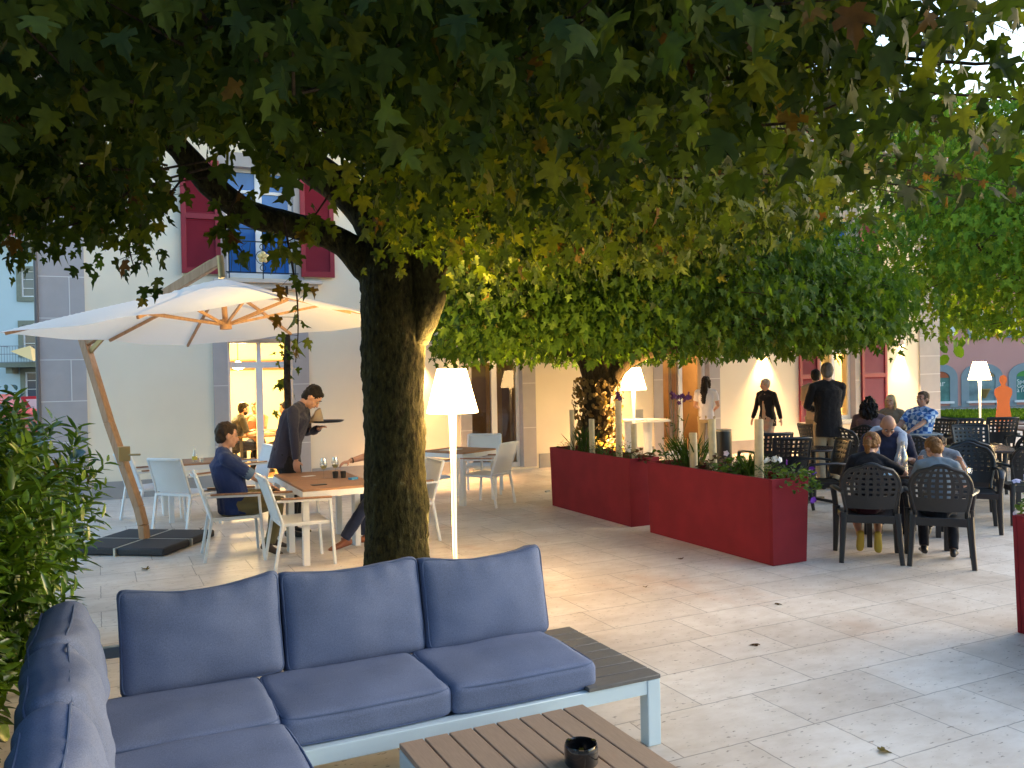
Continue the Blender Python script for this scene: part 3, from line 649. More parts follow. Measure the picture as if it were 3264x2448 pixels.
# coffee table + ash pot --------------------------------------------------
ct = thing('coffee_table', 'low tan slatted coffee table on a white frame in front of the sofa', 'table', (1.05, 2.2, 0))
mb = MB()
for i in range(8): mb.box(1.062 + i * .1075, 1.062 + i * .1075 + .1, 2.30, 3.30, .327, .349)
bw(mb, 'tabletop', M_SLATB, ct, bevel=.003)
mb = MB(); mb.box(1.06, 1.92, 3.24, 3.295, .262, .326); mb.box(1.06, 1.92, 2.305, 2.36, .262, .326); mb.box(1.06, 1.115, 2.36, 3.24, .262, .326); mb.box(1.865, 1.92, 2.36, 3.24, .262, .326); bw(mb, 'frame', M_SKYLIT, ct, bevel=.003)
for x in (1.06, 1.865):
    for y in (2.305, 3.24): mb = MB(); mb.box(x, x + .055, y, y + .055, 0, .2615); bw(mb, 'leg', M_SKYLIT, ct, bevel=.003)
t = thing('ashtray', 'small glossy black round ash pot on the tan coffee table', 'ashtray', (1.615, 2.80, .349))
mb = MB(); mb.lathe([(.058, 0), (.064, .01), (.064, .07), (.060, .078), (.054, .074), (.050, .03), (.01, .026)], 36); mb.build('pot', mat('black_glaze', (.008, .008, .009), .12, coat=.5), t)
mb = MB()
for a in (0, 2.1, 4.2):
    mb.bar((.062 * math.cos(a), .062 * math.sin(a), .076), (.046 * math.cos(a), .046 * math.sin(a), .078), .018, .006)
mb.build('rim_notch', mat('polished_rim', (.3, .28, .22), .15, metal=1), t)

# white outdoor tables and chairs -------------------------------------------
def make_table(label):
    t = thing('dining_table', label, 'table', (0, 0, 0), 0, 'white square tables with teak tops')
    mb = MB()
    for i in range(7): mb.box(-.375, .375, -.375 + i * .1075, -.375 + i * .1075 + .104, .715, .738)
    mb.build('tabletop', M_TEAK, t, bevel=.002)
    mb = MB(); mb.box(-.38, .38, -.38, -.345, .655, .7145); mb.box(-.38, .38, .345, .38, .655, .7145); mb.box(-.38, -.345, -.345, .345, .655, .7145); mb.box(.345, .38, -.345, .345, .655, .7145); mb.build('frame', M_WHITE, t, bevel=.002)
    for x in (-1, 1):
        for y in (-1, 1):
            mb = MB(); mb.box(x * .35 - .031, x * .35 + .031, y * .35 - .031, y * .35 + .031, 0, .6545); mb.build('leg', M_WHITE, t, bevel=.003)
    return t
def make_wchair(label):
    t = thing('dining_chair', label, 'chair', (0, 0, 0), 0, 'white sling chairs at the teak tables')
    for s in (-1, 1):
        mb = MB(); mb.bar((s * .265, -.30, 0), (s * .265, -.225, .43), .028, .038); mb.build('leg', M_WHITE, t, bevel=.004)
        mb = MB(); mb.bar((s * .275, .27, 0), (s * .275, .23, .635), .026, .036); mb.build('leg', M_WHITE, t, bevel=.004)
        mb = MB(); mb.bar((s * .275, .243, .637), (s * .272, -.275, .648), .026, .022); mb.build('arm_rail', M_WHITE, t, bevel=.003)
        mb = MB(); mb.bar((s * .275, .25, .658), (s * .272, -.235, .669), .046, .018); mb.build('armrest', M_TEAK, t, bevel=.006)
    mb = MB()
    for s in (-1, 1): mb.tube([(s * .262, -.222, .42), (s * .258, -.26, .55), (s * .255, -.31, .70), (s * .252, -.365, .865)], .017, 8)
    mb.tube([(-.252, -.365, .865), (.252, -.365, .865)], .014, 8); mb.bar((-.26, -.225, .42), (.26, -.225, .42), .03); mb.bar((-.262, .225, .42), (.262, .225, .42), .03)
    for s in (-1, 1): mb.bar((s * .262, -.225, .42), (s * .262, .225, .42), .03)
    mb.build('frame', M_WHITE, t, bevel=.003)
    mb = MB(); n = 8; vs = []
    for i in range(n + 1):
        y = -.23 + .46 * i / n
        for j in range(n + 1):
            x = -.25 + .5 * j / n; z = .432 - .018 * (1 - (x / .25) ** 2) * (1 - (y / .24) ** 2)
            vs.append((x, y, z))
    k = len(vs); F = [(i * (n + 1) + j, i * (n + 1) + j + 1, (i + 1) * (n + 1) + j + 1, (i + 1) * (n + 1) + j) for i in range(n) for j in range(n)]
    mb.add(vs, F, 0, True); mb.add([(a, b, c - .006) for a, b, c in vs], [f[::-1] for f in F], 0, True); mb.build('seat', M_SLING, t)
    mb = MB(); vs = []; pr = [(-.232, .455), (-.262, .56), (-.31, .70), (-.362, .862), (-.382, .872), (-.385, .85)]
    for y, z in pr:
        for j in range(n + 1):
            x = -.246 + .492 * j / n; vs.append((x, y - .02 * (1 - (x / .246) ** 2), z))
    F = [(i * (n + 1) + j, i * (n + 1) + j + 1, (i + 1) * (n + 1) + j + 1, (i + 1) * (n + 1) + j) for i in range(len(pr) - 1) for j in range(n)]
    mb.add(vs, F, 0, True); mb.add([(a, b - .006, c) for a, b, c in vs], [f[::-1] for f in F], 0, True); mb.build('backrest', M_SLING, t)
    return t
def H(deg): return -R(deg)      # heading, clockwise from +Y
tb = make_table('teak topped white table with wine glasses, nearest the big trunk'); tb.location = (2.14, 8.69, 0)
G1 = 'white square tables with teak tops'
dup(tb, (2.14, 9.46, 0), 0, 'teak topped white table pushed behind the nearest one, under the waiter\'s hand', G1)
dup(tb, (1.16, 12.05, 0), R(2), 'teak topped white table with small bottle behind the seated man, before the left wall', G1)
dup(tb, (4.66, 11.42, 0), R(28), 'teak topped white table with cutlery, right of the big trunk by the glass door', G1)
ch = make_wchair('empty white sling chair at the near corner of the wine glass table'); ch.location = (1.78, 8.53, 0); ch.rotation_euler.z = H(90)
G2 = 'white sling chairs at the teak tables'
for x, y, h, lab in ((1.24, 9.22, 93, 'white sling chair the man in the navy shirt sits on'),
                     (.98, 11.33, 48, 'white sling chair seen from behind, left of the seated man'),
                     (.62, 12.15, 70, 'white sling chair at the far left behind the chair seen from behind'),
                     (1.82, 12.35, 262, 'white sling chair at the right of the small bottle table, behind the seated man'),
                     (3.05, 9.08, 270, 'white sling chair mostly hidden behind the big trunk'),
                     (4.86, 10.92, -36, 'white sling chair right of the floor lamp, seen from behind at an angle'),
                     (5.30, 12.02, 208, 'white sling chair across the right table, its back bright before the glass door'),
                     (4.02, 11.05, 62, 'white sling chair left of the floor lamp pole, partly behind the trunk')):
    dup(ch, (x, y, 0), H(h), lab, G2)

# things on the white tables ------------------------------------------------
def wine_glass(x, y, label, wine=True):
    t = thing('wine_glass', label, 'glass', (x, y, .7385))
    mb = MB(); mb.lathe([(.034, 0), (.034, .003), (.004, .008), (.004, .085), (.02, .095), (.038, .125), (.040, .15), (.034, .19), (.029, .215), (.028, .215), (.033, .19), (.038, .15), (.036, .125), (.019, .1), (.001, .092)], 20, cap=False); mb.build('glass_body', GL, t)
    if wine:
        mb = MB(); mb.lathe([(.018, .1005), (.035, .126), (.0365, .135)], 20); mb.build('wine', mat('white_wine', (.6, .55, .2), .1), t)
    return t
wine_glass(2.16, 9.12, 'left one of the two wine glasses on the teak table'); wine_glass(2.30, 9.18, 'right one of the two wine glasses on the teak table')
def small(name, label, cat, x, y, z, fn, m, rz=0, group=None):
    mb = MB(); fn(mb); o = mb.build(name, m, None, bevel=.002); o.location = (x, y, z); o.rotation_euler.z = rz; return tag(o, label, cat, group)
small('tumbler', 'left dark tumbler beside the wine glasses', 'glass', 2.27, 9.06, .7385, lambda b: b.lathe([(.026, 0), (.032, .07), (.029, .07), (.024, .01)], 18), M_BLACK)
small('tumbler', 'right dark tumbler beside the wine glasses', 'glass', 2.35, 9.04, .7385, lambda b: b.lathe([(.026, 0), (.032, .07), (.029, .07), (.024, .01)], 18), M_BLACK)
small('phone', 'dark phone lying at the near edge of the teak table', 'phone', 1.98, 8.58, .7385, lambda b: b.box(-.075, .075, -.036, .036, 0, .008), M_BLACK, R(4))
small('cigarette_pack', 'blue and white cigarette pack on the teak table', 'packet', 2.40, 8.83, .7385, lambda b: b.box(-.045, .045, -.028, .028, 0, .022), mat('blue_pack', (.05, .25, .45), .4), R(25))
small('paper_slip', 'white paper slip by the waiter\'s hand', 'paper', 2.06, 9.40, .7385, lambda b: b.box(-.07, .07, -.04, .04, 0, .003), mat('paper', (.8, .78, .74), .8), R(20))
t = thing('water_bottle', 'small clear bottle on the teak table left behind the seated man', 'bottle', (1.13, 11.86, .7385))
mb = MB(); mb.lathe([(.032, 0), (.034, .01), (.034, .09), (.014, .15), (.012, .2), (.013, .21)], 18); mb.build('bottle_body', GL, t)
mb = MB(); mb.lathe([(.0345, .03), (.0345, .075)], 18, cap=False); mb.build('bottle_label', mat('yellow_label', (.6, .5, .08), .6), t)
for x, y, lab in ((.96, 11.84, 'leftmost tealight glass beside the small bottle'), (1.20, 11.74, 'tealight glass right of the small bottle')):
    small('tealight_glass', lab, 'tealight', x, y, .7385, lambda b: b.lathe([(.028, 0), (.032, .05), (.03, .05), (.026, .006)], 16), GL)
small('menu_sheet', 'white menu sheet on the right teak table', 'menu', 4.55, 11.45, .7385, lambda b: b.box(-.15, .15, -.1, .1, 0, .004), MATS['paper'], R(30))

# parasol -----------------------------------------------------------------------
pr_ = thing('cantilever_parasol', 'big cream cantilever parasol on a wooden mast over the left tables', 'parasol', (.44, 10.25, 0))
def rotm(a, b, c): return Matrix.Rotation(a, 4, 'Z') @ Matrix.Rotation(b, 4, 'X') @ Matrix.Rotation(c, 4, 'Y')
MC = Matrix.Translation((1.264, 9.647, 2.383)) @ rotm(-.684, -.014, -.074)
hs_ = 1.5; rise = .46
def cz(x, y):
    r = max(abs(x), abs(y)) / hs_
    return rise * (1 - r ** 1.15)
mb = MB(); n = 80; vs = []
for i in range(n + 1):
    for j in range(n + 1):
        x, y = -hs_ + 2 * hs_ * i / n, -hs_ + 2 * hs_ * j / n
        a = math.atan2(y, x); k = math.sin(4 * a) ** 2; r = max(abs(x), abs(y)) / hs_
        sag = -.035 * k * r ** 2 * (1.0 - .3 * r)
        e = 1 - .022 * k * (r ** 8)
        vs.append((x * e, y * e, cz(x, y) + sag))
F = [(i * (n + 1) + j, i * (n + 1) + j + 1, (i + 1) * (n + 1) + j + 1, (i + 1) * (n + 1) + j) for i in range(n) for j in range(n)]
mb.add(vs, [f[::-1] for f in F], 0, True, MC)
can = bw(mb, 'canopy', M_CANVAS, pr_, smooth_angle=30)
mb = MB(); vs = []; n = 12
for i in range(n + 1):
    for j in range(n + 1):
        x, y = -.42 + .84 * i / n, -.42 + .84 * j / n; r = max(abs(x), abs(y)) / .42
        vs.append((x, y, cz(x, y) + .028 - .03 * r ** 3 + .02 * (1 - r)))
F = [(i * (n + 1) + j, i * (n + 1) + j + 1, (i + 1) * (n + 1) + j + 1, (i + 1) * (n + 1) + j) for i in range(n) for j in range(n)]
mb.add(vs, [f[::-1] for f in F], 0, True, MC); bw(mb, 'vent_cap', M_CANVAS, pr_)
for k in range(8):
    a = k * math.pi / 4; dx, dy = math.cos(a), math.sin(a); L = hs_ / max(abs(dx), abs(dy)) * .965
    mb = MB()
    pts = [MC @ Vector((dx * L * t, dy * L * t, cz(dx * L * t, dy * L * t) - .03)) for t in (.03, .3, .6, 1)]
    for p, q in zip(pts, pts[1:]): mb.bar(p, q, .024, .03)
    bw(mb, 'rib', M_TEAKY, pr_)
    mb = MB(); q = MC @ Vector((dx * L * .52, dy * L * .52, cz(dx * L * .52, dy * L * .52) - .05)); mb.bar(MC @ Vector((dx * .05, dy * .05, .02)), q, .022, .028); bw(mb, 'strut', M_TEAKY, pr_)
mb = MB(); mb.tube([MC @ Vector((0, 0, -.035)), MC @ Vector((0, 0, .07))], .062, 14); mb.tube([MC @ Vector((0, 0, .07)), MC @ Vector((0, 0, rise + .05))], .03, 12); bw(mb, 'hub', M_TEAKY, pr_)
mb = MB(); mb.tube([MC @ Vector((0, 0, rise + .06)), MC @ Vector((0, 0, rise + .30))], .035, 12); bw(mb, 'finial', mat('brass_tube', (.40, .30, .14), .45, metal=.5), pr_)
mast = [(.44, 10.25, .07), (.43, 10.27, .22), (.39, 10.34, .42), (.12, 10.64, 1.35), (-.12, 10.93, 2.30)]
mb = MB()
for p, q in zip(mast, mast[1:]): mb.bar(p, q, .105, .075, upv=(-.8, .6, 0))
bw(mb, 'mast', M_TEAKY, pr_, bevel=.006)
mb = MB(); mb.bar((-.12, 10.93, 2.25), (1.24, 9.69, 3.10), .07, .10); bw(mb, 'arm', M_TEAKY, pr_, bevel=.006)
mb = MB(); mb.bar((-.10, 10.90, 2.10), (.08, 10.75, 2.31), .03, .05); mb.bar((.9, 10.02, 2.93), (1.16, 9.78, 3.09), .08, .03); bw(mb, 'bracket', MATS['brass_tube'], pr_)
mb = MB(); mb.box(.20, .32, 10.35, 10.45, .93, 1.09); mb.tube([(.30, 10.36, 1.0), (.42, 10.30, 1.0)], .012, 8); bw(mb, 'crank', MATS['brass_tube'], pr_, bevel=.01)
mb = MB(); Mb = Matrix.Translation((.44, 10.25, 0)) @ Matrix.Rotation(-.60, 4, 'Z')
for sx in (-1, 1):
    for sy in (-1, 1): mb.box(min(sx * .012, sx * .54), max(sx * .012, sx * .54), min(sy * .012, sy * .54), max(sy * .012, sy * .54), .005, .085, M=Mb)
bw(mb, 'base_slabs', M_BASE, pr_, bevel=.02)
mb = MB(); mb.box(-.56, .56, -.011, .011, .0, .082, M=Mb); mb.box(-.011, .011, -.56, .56, .0, .083, M=Mb); bw(mb, 'base_cross', mat('pale_steel', (.5, .48, .42), .4, metal=.4), pr_)

# slim dark post behind the waiter -----------------------------------------------
sp = thing('slender_tree', 'slender young tree with a thin dark trunk before the lit left glass door', 'tree', (2.60, 13.2, 0))
mb = MB(); mb.tube([(0, 0, 0), (.01, .02, .9), (0, 0, 1.8), (.02, 0, 2.6), (.03, .02, 3.2)], [.062, .056, .052, .045, .02], 12); mb.build('trunk', M_BARK2, sp)
n = 26; C = np.array([.02, 0, 2.15]) + RNG.normal(size=(n, 3)) * [.12, .12, .45]
raw('crown', leaf_mesh('crown', C, np.array([0, 0, -1]) + unit(n) * .6, unit(n), RNG.uniform(.08, .15, n), MAPLE, RNG.uniform(.3, .9, n)), M_TREELEAF, sp)

# red planters with tubes and plants -------------------------------------------------
def make_planter(label, x0, x1, y0, y1, h=.80):
    t = thing('planter', label, 'planter', (x0, y0, 0), 0, 'long red planters')
    W, D = x1 - x0, y1 - y0
    mb = MB(); th = .03
    mb.box(0, W, 0, th, 0, h); mb.box(0, W, D - th, D, 0, h); mb.box(0, th, th, D - th, 0, h); mb.box(W - th, W, th, D - th, 0, h)
    mb.box(th, W - th, th, D - th, .02, .05)
    bm = bmesh.new(); me0 = None
    for i, p in enumerate(mb.v):   # slight taper to the foot
        k = (h - p[2]) / h * .018; mb.v[i] = (p[0] + (k if p[0] < W / 2 else -k), p[1] + (k if p[1] < D / 2 else -k), p[2])
    mb.build('box', M_RED, t, bevel=.006)
    mb = MB(); nn = 14
    vs = [(th + (W - 2 * th) * i / 5, th + (D - 2 * th) * j / nn, h - .07 + .02 * noise.noise(Vector((i, j * .7, 1)))) for i in range(6) for j in range(nn + 1)]
    mb.add(vs, [(i * (nn + 1) + j, (i + 1) * (nn + 1) + j, (i + 1) * (nn + 1) + j + 1, i * (nn + 1) + j + 1) for i in range(5) for j in range(nn)], 0, True); mb.build('soil', M_SOIL, t)
    return t
make_planter('long red planter farther from the camera, before the ivy covered trunk', 5.55, 5.97, 8.38, 10.34)
make_planter('long red planter in the middle, nearer of the pair, purple petunias at its end', 5.55, 6.0, 6.05, 8.04)
make_planter('red planter cut off by the right edge of the photo', 5.57, 6.02, 1.80, 3.77)
for x, y, z, r, lab in ((5.75, 10.03, 1.31, .032, 'thin cream tube at the far end of the far red planter'), (5.75, 9.53, 1.21, .036, 'second cream tube from the far end, in the far red planter'),
                   (5.74, 8.89, 1.46, .041, 'tallest cream tube, topped by dark purple petals'), (5.76, 8.58, 1.19, .035, 'short cream tube beside the lamp pole in the far red planter'),
                   (5.80, 7.5, 1.14, .043, 'short cream tube leftmost in the near red planter'), (5.84, 7.21, 1.30, .040, 'cream tube before the woman in khaki trousers'),
                   (5.78, 6.48, 1.33, .043, 'cream tube before the woman in the dark blazer')):
    mb = MB(); mb.lathe([(r, .66), (r, z - .004), (r - .004, z), (r - .009, z), (r - .010, z - .08)], 20); o = mb.build('cane_tube', M_CANE); o.location = (x, y, 0); o.rotation_euler = (R(random.uniform(-1, 1)), R(random.uniform(-1, 1)), 0); tag(o, lab, 'tube', 'cream tubes in the planters')
def petals(mb, c, r, n=5, tilt=None):
    q = Vector(RNG.normal(size=3)).normalized().to_track_quat('Z', 'Y') if tilt is None else tilt
    for k in range(n):
        a = 2 * math.pi * k / n; d = q @ Vector((math.cos(a), math.sin(a), .15)); e = q @ Vector((-math.sin(a), math.cos(a), 0)); nn_ = q @ Vector((0, 0, 1))
        c0 = Vector(c); mb.add([c0, c0 + d * r * .6 + e * r * .42, c0 + d * r + nn_ * r * .1, c0 + d * r * .6 - e * r * .42], [(0, 1, 2, 3)], 0, True)
def plant(name, label, x, y, kind, w=.2, h=.18, n=90, z=.735, tint=(.2, .8), flowers=None, fcol=None, seed=0, drape=0):
    t = thing(name, label, 'plant', (x, y, z), 0, 'herbs and flowers in the red planters')
    if kind == 'grass':
        C = np.c_[RNG.normal(0, w * .3, n), RNG.normal(0, w * .3, n), np.zeros(n)]; T = np.c_[C[:, :2] * 3, np.full(n, 1.0)] + unit(n) * .18
        me = leaf_mesh('foliage', C, T, unit(n), RNG.uniform(.7, 1.2, n) * h, [(0, 0), (.02, .3), (.015, .7), (0, 1), (-.015, .7), (-.02, .3)], RNG.uniform(*tint, n), curl=.3)
    else:
        a = RNG.uniform(0, 2 * math.pi, n); r = np.sqrt(RNG.uniform(0, 1, n)) * w; zz = RNG.uniform(0, 1, n) * h * (1.1 - (r / w) ** 2 * .6)
        C = np.c_[r * np.cos(a), r * np.sin(a), zz + .01]
        if drape: C[:, 2] -= np.clip(C[:, 0] * -1 if drape < 0 else r, 0, 1) * .3
        T = np.c_[np.cos(a), np.sin(a), RNG.uniform(-.2, 1.2, n)] + unit(n) * .4
        me = leaf_mesh('foliage', C, T, np.array([0, 0, 1]) + unit(n) * .6, RNG.uniform(.035, .065, n) if kind == 'broad' else RNG.uniform(.02, .04, n), ROUND if kind == 'broad' else OVAL, RNG.uniform(*tint, n))
    raw('foliage', me, M_HERB, t)
    mb = MB()
    for k in range(8):
        a = RNG.uniform(0, 6.28); mb.tube([(0, 0, -.05), (math.cos(a) * w * .4, math.sin(a) * w * .4, h * .5), (math.cos(a) * w * .8, math.sin(a) * w * .8, h * .85)], .003, 5)
    mb.build('stem', mat('green_stem', (.07, .10, .03), .7), t)
    if flowers:
        for c in flowers:
            mb = MB(); petals(mb, c, .034); mb.build('flower', fcol, t)
    return t
PN = 'herbs and flowers in the red planters'
plant('herb_plant', 'small leafy herb at the far left end of the far planter', 5.75, 10.18, 'small', .14, .16, 130)
plant('rosemary_plant', 'upright rosemary beside the thin cream tube', 5.80, 9.86, 'grass', .14, .34, 60, tint=(.0, .4))
plant('thyme_plant', 'low dark thyme in the middle of the far planter', 5.74, 9.68, 'small', .18, .15, 200, tint=(.0, .5))
plant('thyme_plant', 'rounded thyme right of the second cream tube', 5.76, 9.28, 'small', .2, .18, 240, tint=(.1, .6))
plant('thyme_plant', 'low thyme left of the tallest cream tube', 5.73, 9.08, 'small', .16, .13, 160, tint=(.1, .6))
plant('fennel_plant', 'feathery bright green plant right of the tallest cream tube', 5.72, 8.68, 'small', .14, .24, 260, tint=(.35, .8))
plant('coral_bells_plant', 'dark red leafed plant at the near end of the far planter', 5.78, 8.50, 'broad', .15, .14, 60, tint=(.93, 1.0))
plant('mint_plant', 'tall loose mint between the two planters', 5.84, 8.0, 'broad', .16, .30, 60, tint=(.2, .6))
plant('sage_plant', 'grey green sage at the left end of the near planter', 5.78, 7.78, 'small', .18, .15, 200, tint=(.2, .6))
plant('chive_plant', 'upright chives left of the short cream tube', 5.86, 7.66, 'grass', .16, .36, 90, tint=(.2, .6))
plant('coral_bells_plant', 'brown red leafed plant right of the short cream tube, one lilac flower above', 5.80, 7.10, 'broad', .21, .17, 110, tint=(.93, 1.0), flowers=[(.02, -.1, .22), (.05, -.16, .20)], fcol=M_LILAC)
plant('parsley_plant', 'bright green parsley in the middle of the near planter', 5.78, 6.83, 'broad', .18, .18, 150, tint=(.4, .75))
plant('lavender_plant', 'silvery lavender tuft left of the third cream tube', 5.82, 6.62, 'grass', .15, .24, 110, tint=(.3, .65))
plant('alyssum_plant', 'leafy plant with small white flowers right of the third cream tube', 5.82, 6.36, 'small', .18, .18, 200, tint=(.2, .7), flowers=[(-.05 + .03 * k, .02 * (k % 3), .2 + .01 * (k % 2)) for k in range(7)], fcol=mat('white_petal', (.7, .7, .68), .7))
plant('petunia_plant', 'petunia with purple and pale flowers spilling over the near planter end', 5.86, 6.12, 'broad', .24, .18, 150, tint=(.4, .8), flowers=[(.02, -.24, -.12), (.05, -.22, -.15), (-.02, .05, .2), (.18, -.1, .1), (.2, -.05, .14)], fcol=M_PURPLE, drape=1)
plant('petunia_plant', 'light green petunia with lilac flowers at the far end of the right planter', 5.84, 3.60, 'broad', .24, .22, 170, tint=(.5, .82), flowers=[(-.1, .25, .28), (-.05, .2, .3), (-.2, .2, .05)], fcol=M_LILAC)
t = thing('verbena_plant', 'tall airy verbena with dark purple flower heads between the red planters', 'plant', (5.84, 7.92, .735), 0, PN)
mb = MB()
for dx, dy, z in ((0, -.14, .78), (.02, .02, .80), (-.05, .1, .5), (.06, -.2, .6)): mb.tube([(0, 0, 0), (dx * .4, dy * .5, z * .5), (dx, dy, z)], .004, 6)
mb.build('stem', MATS['green_stem'], t)
n = 34; zz = RNG.uniform(.05, .6, n); C = np.c_[RNG.normal(0, .05, n), RNG.normal(-.03, .07, n), zz]; raw('foliage', leaf_mesh('foliage', C, unit(n) * [1, 1, .4], unit(n), RNG.uniform(.04, .07, n), OVAL, RNG.uniform(0, .4, n)), M_HERB, t)
for c, rr in (((0, -.14, .78), .055), ((.02, .02, .8), .05), ((.05, -.22, .8), .05)):
    mb = MB()
    for k in range(9): petals(mb, Vector(c) + Vector(RNG.normal(size=3)) * rr * .5, .03)
    mb.build('flower', M_DPURPLE, t)
t = thing('purple_blossom', 'dark purple petals hanging on the tallest cream tube', 'flower', (5.74, 8.89, 1.47))
mb = MB()
for k in range(14): petals(mb, Vector(RNG.normal(size=3)) * .03 + Vector((0, -.01, .02)), .035)
mb.build('petals', M_DPURPLE, t)

# dark resin chairs ----------------------------------------------------------------------
def make_resin(label, arch=True):
    t = thing('resin_chair', label, 'chair', (0, 0, 0), 0, 'dark resin chairs on the right terrace')
    z0, z1 = .50, .925
    def w(z):
        if arch:
            k = (z - .70) / .235
            return .245 * (1 - max(0, k) ** 2.4 * .62) if z > .70 else .205 + .04 * ((z - z0) / .20)
        return .215 + .025 * (z - z0) / (z1 - z0)
    def yb(x, z): return -.225 - (z - .43) * .27 + .95 * x * x
    NC, NR = 15, (17 if arch else 15); th = .011
    us = [-1 + 2 * i / NC for i in range(NC + 1)]; zs = [z0 + (z1 - z0) * j / NR for j in range(NR + 1)]
    def hole(i, j): return 0 <= i < NC and 0 <= j < NR and i % 2 == 1 and j % 2 == 1 and i < NC - 1 and (j >= 5 if arch else j >= 7)
    mb = MB(); P = {}
    for i, u in enumerate(us):
        for j, z in enumerate(zs):
            x = u * w(z)
            if arch and j == NR: z = z1 - .05 * u * u
            if arch and j == NR - 1: z = z - .035 * u * u
            P[i, j] = (x, yb(x, z), z)
    off = {}
    vs = []
    for k, p in P.items(): off[k] = len(vs); vs += [(p[0], p[1] - th, p[2]), (p[0], p[1] + th, p[2])]
    F = []
    for i in range(NC):
        for j in range(NR):
            a, b, c, d = off[i, j], off[i + 1, j], off[i + 1, j + 1], off[i, j + 1]
            if hole(i, j): continue
            F += [(a, b, c, d), (a + 1, d + 1, c + 1, b + 1)]
            for (di, dj, e) in ((-1, 0, (a, d)), (1, 0, (b, c)), (0, -1, (a, b)), (0, 1, (d, c))):
                ii, jj = i + di, j + dj
                if ii < 0 or jj < 0 or ii >= NC or jj >= NR or hole(ii, jj): F.append((e[0], e[1], e[1] + 1, e[0] + 1))
    mb.add(vs, F); mb.build('backrest', M_RESIN, t)
    mb = MB(); pts = []
    for z in np.linspace(.44, z1 - .055 if arch else z1, 12): x = -w(max(z, z0)) - .006; pts.append((x, yb(x, z), z))
    top = [( (u * w(z1)), yb(u * w(z1), z1), z1 + .004 - (.05 * u * u if arch else 0)) for u in np.linspace(-1, 1, 9)]
    pts2 = [(-p[0], p[1], p[2]) for p in pts[::-1]]
    mb.tube(pts + top[1:-1] + pts2, .018, 8)
    mb.build('back_frame', M_RESIN, t)
    mb = MB(); n = 10; vs = []
    for i in range(n + 1):
        for j in range(n + 1):
            y = -.235 + .475 * i / n; x = (-1 + 2 * j / n) * (.225 + .03 * i / n); vs.append((x, y, .432 - .02 * (1 - (x / .25) ** 2) * (1 - (y / .25) ** 2)))
    F = [(i * (n + 1) + j, i * (n + 1) + j + 1, (i + 1) * (n + 1) + j + 1, (i + 1) * (n + 1) + j) for i in range(n) for j in range(n)]
    mb.add(vs, F, 0, True); mb.add([(a, b, c - .02) for a, b, c in vs], [f[::-1] for f in F], 0, True)
    mb.bar((-.228, -.235, .405), (.228, -.235, .405), .02, .075); mb.bar((-.255, .24, .405), (.255, .24, .405), .02, .06); mb.bar((-.232, -.235, .405), (-.255, .24, .405), .02, .06); mb.bar((.232, -.235, .405), (.255, .24, .405), .02, .06)
    mb.build('seat', M_RESIN, t, bevel=.004)
    for s in (-1, 1):
        mb = MB(); mb.tube([(s * .232, -.225, .46), (s * .245, -.26, .22), (s * .262, -.305, 0)], [.034, .027, .022], 8, ry=[.024, .022, .019]); mb.build('leg', M_RESIN, t)
        mb = MB(); mb.tube([(s * .268, .215, .46), (s * .275, .235, .22), (s * .282, .26, 0)], [.036, .028, .022], 8, ry=[.024, .022, .019]); mb.build('leg', M_RESIN, t)
        mb = MB(); mb.tube([(s * .235, -.25, .655), (s * .285, -.12, .672), (s * .300, .06, .668), (s * .300, .18, .655), (s * .292, .235, .60), (s * .272, .225, .44)], [.022, .03, .034, .034, .028, .026], 8, ry=[.018, .016, .014, .015, .018, .02], flat=(1, 0, 0)); mb.build('armrest', M_RESIN, t)
    return t
ra = make_resin('dark resin chair with the ponytailed child, rounded lattice back'); ra.location = (6.60, 5.90, 0); ra.rotation_euler.z = H(43)
G3 = 'dark resin chairs on the right terrace'
rb = make_resin('dark resin chair with straight lattice back behind the near planter, left of two', arch=False); rb.location = (8.4, 9.27, 0); rb.rotation_euler.z = H(15)
for src, x, y, h, lab in ((ra, 7.02, 5.45, 50, 'dark resin chair with the short haired child, rounded lattice back'),
        (rb, 8.05, 8.55, 22, 'dark resin chair with straight lattice back, right of the two behind the near planter'),
        (rb, 7.95, 7.85, -62, 'angled dark resin chair right of the near planter with warm reflections on its back'),
        (ra, 10.78, 9.60, 58, 'dark resin chair under the woman with dark curly hair'),
        (ra, 10.15, 9.50, 60, 'rounded dark resin chair left of the curly haired woman'),
        (rb, 10.30, 10.05, 100, 'tall narrow looking resin chair right behind the man in the black jacket'),
        (ra, 8.06, 6.98, 223, 'dark resin chair under the bald man'),
        (ra, 8.66, 6.34, 232, 'dark resin chair under the person in pale grey across from the short haired child'),
        (ra, 9.47, 7.86, 30, 'rounded empty resin chair between the bald man and the checked shirt'),
        (rb, 12.10, 9.52, 270, 'dark resin chair under the man in the checked shirt'),
        (rb, 12.62, 10.75, 225, 'dark resin chair under the blonde woman'),
        (rb, 13.0, 9.66, 40, 'straight backed empty resin chair right of the checked shirt'),
        (rb, 13.60, 9.50, 30, 'straight backed resin chair below the far floor lamp'),
        (rb, 13.44, 8.75, 20, 'straight backed resin chair by the right edge, in the back row'),
        (ra, 9.50, 6.98, 48, 'rounded resin chair right behind the short haired child'),
        (ra, 9.62, 6.30, 40, 'rounded resin chair at the right edge behind the right planter'),
        (ra, 10.95, 7.05, 55, 'rounded resin chair at the right edge, behind the other'),
        (rb, 11.3, 8.15, 215, 'straight resin chair on the far side of the shiny table')):
    dup(src, (x, y, 0), H(h), lab, G3)
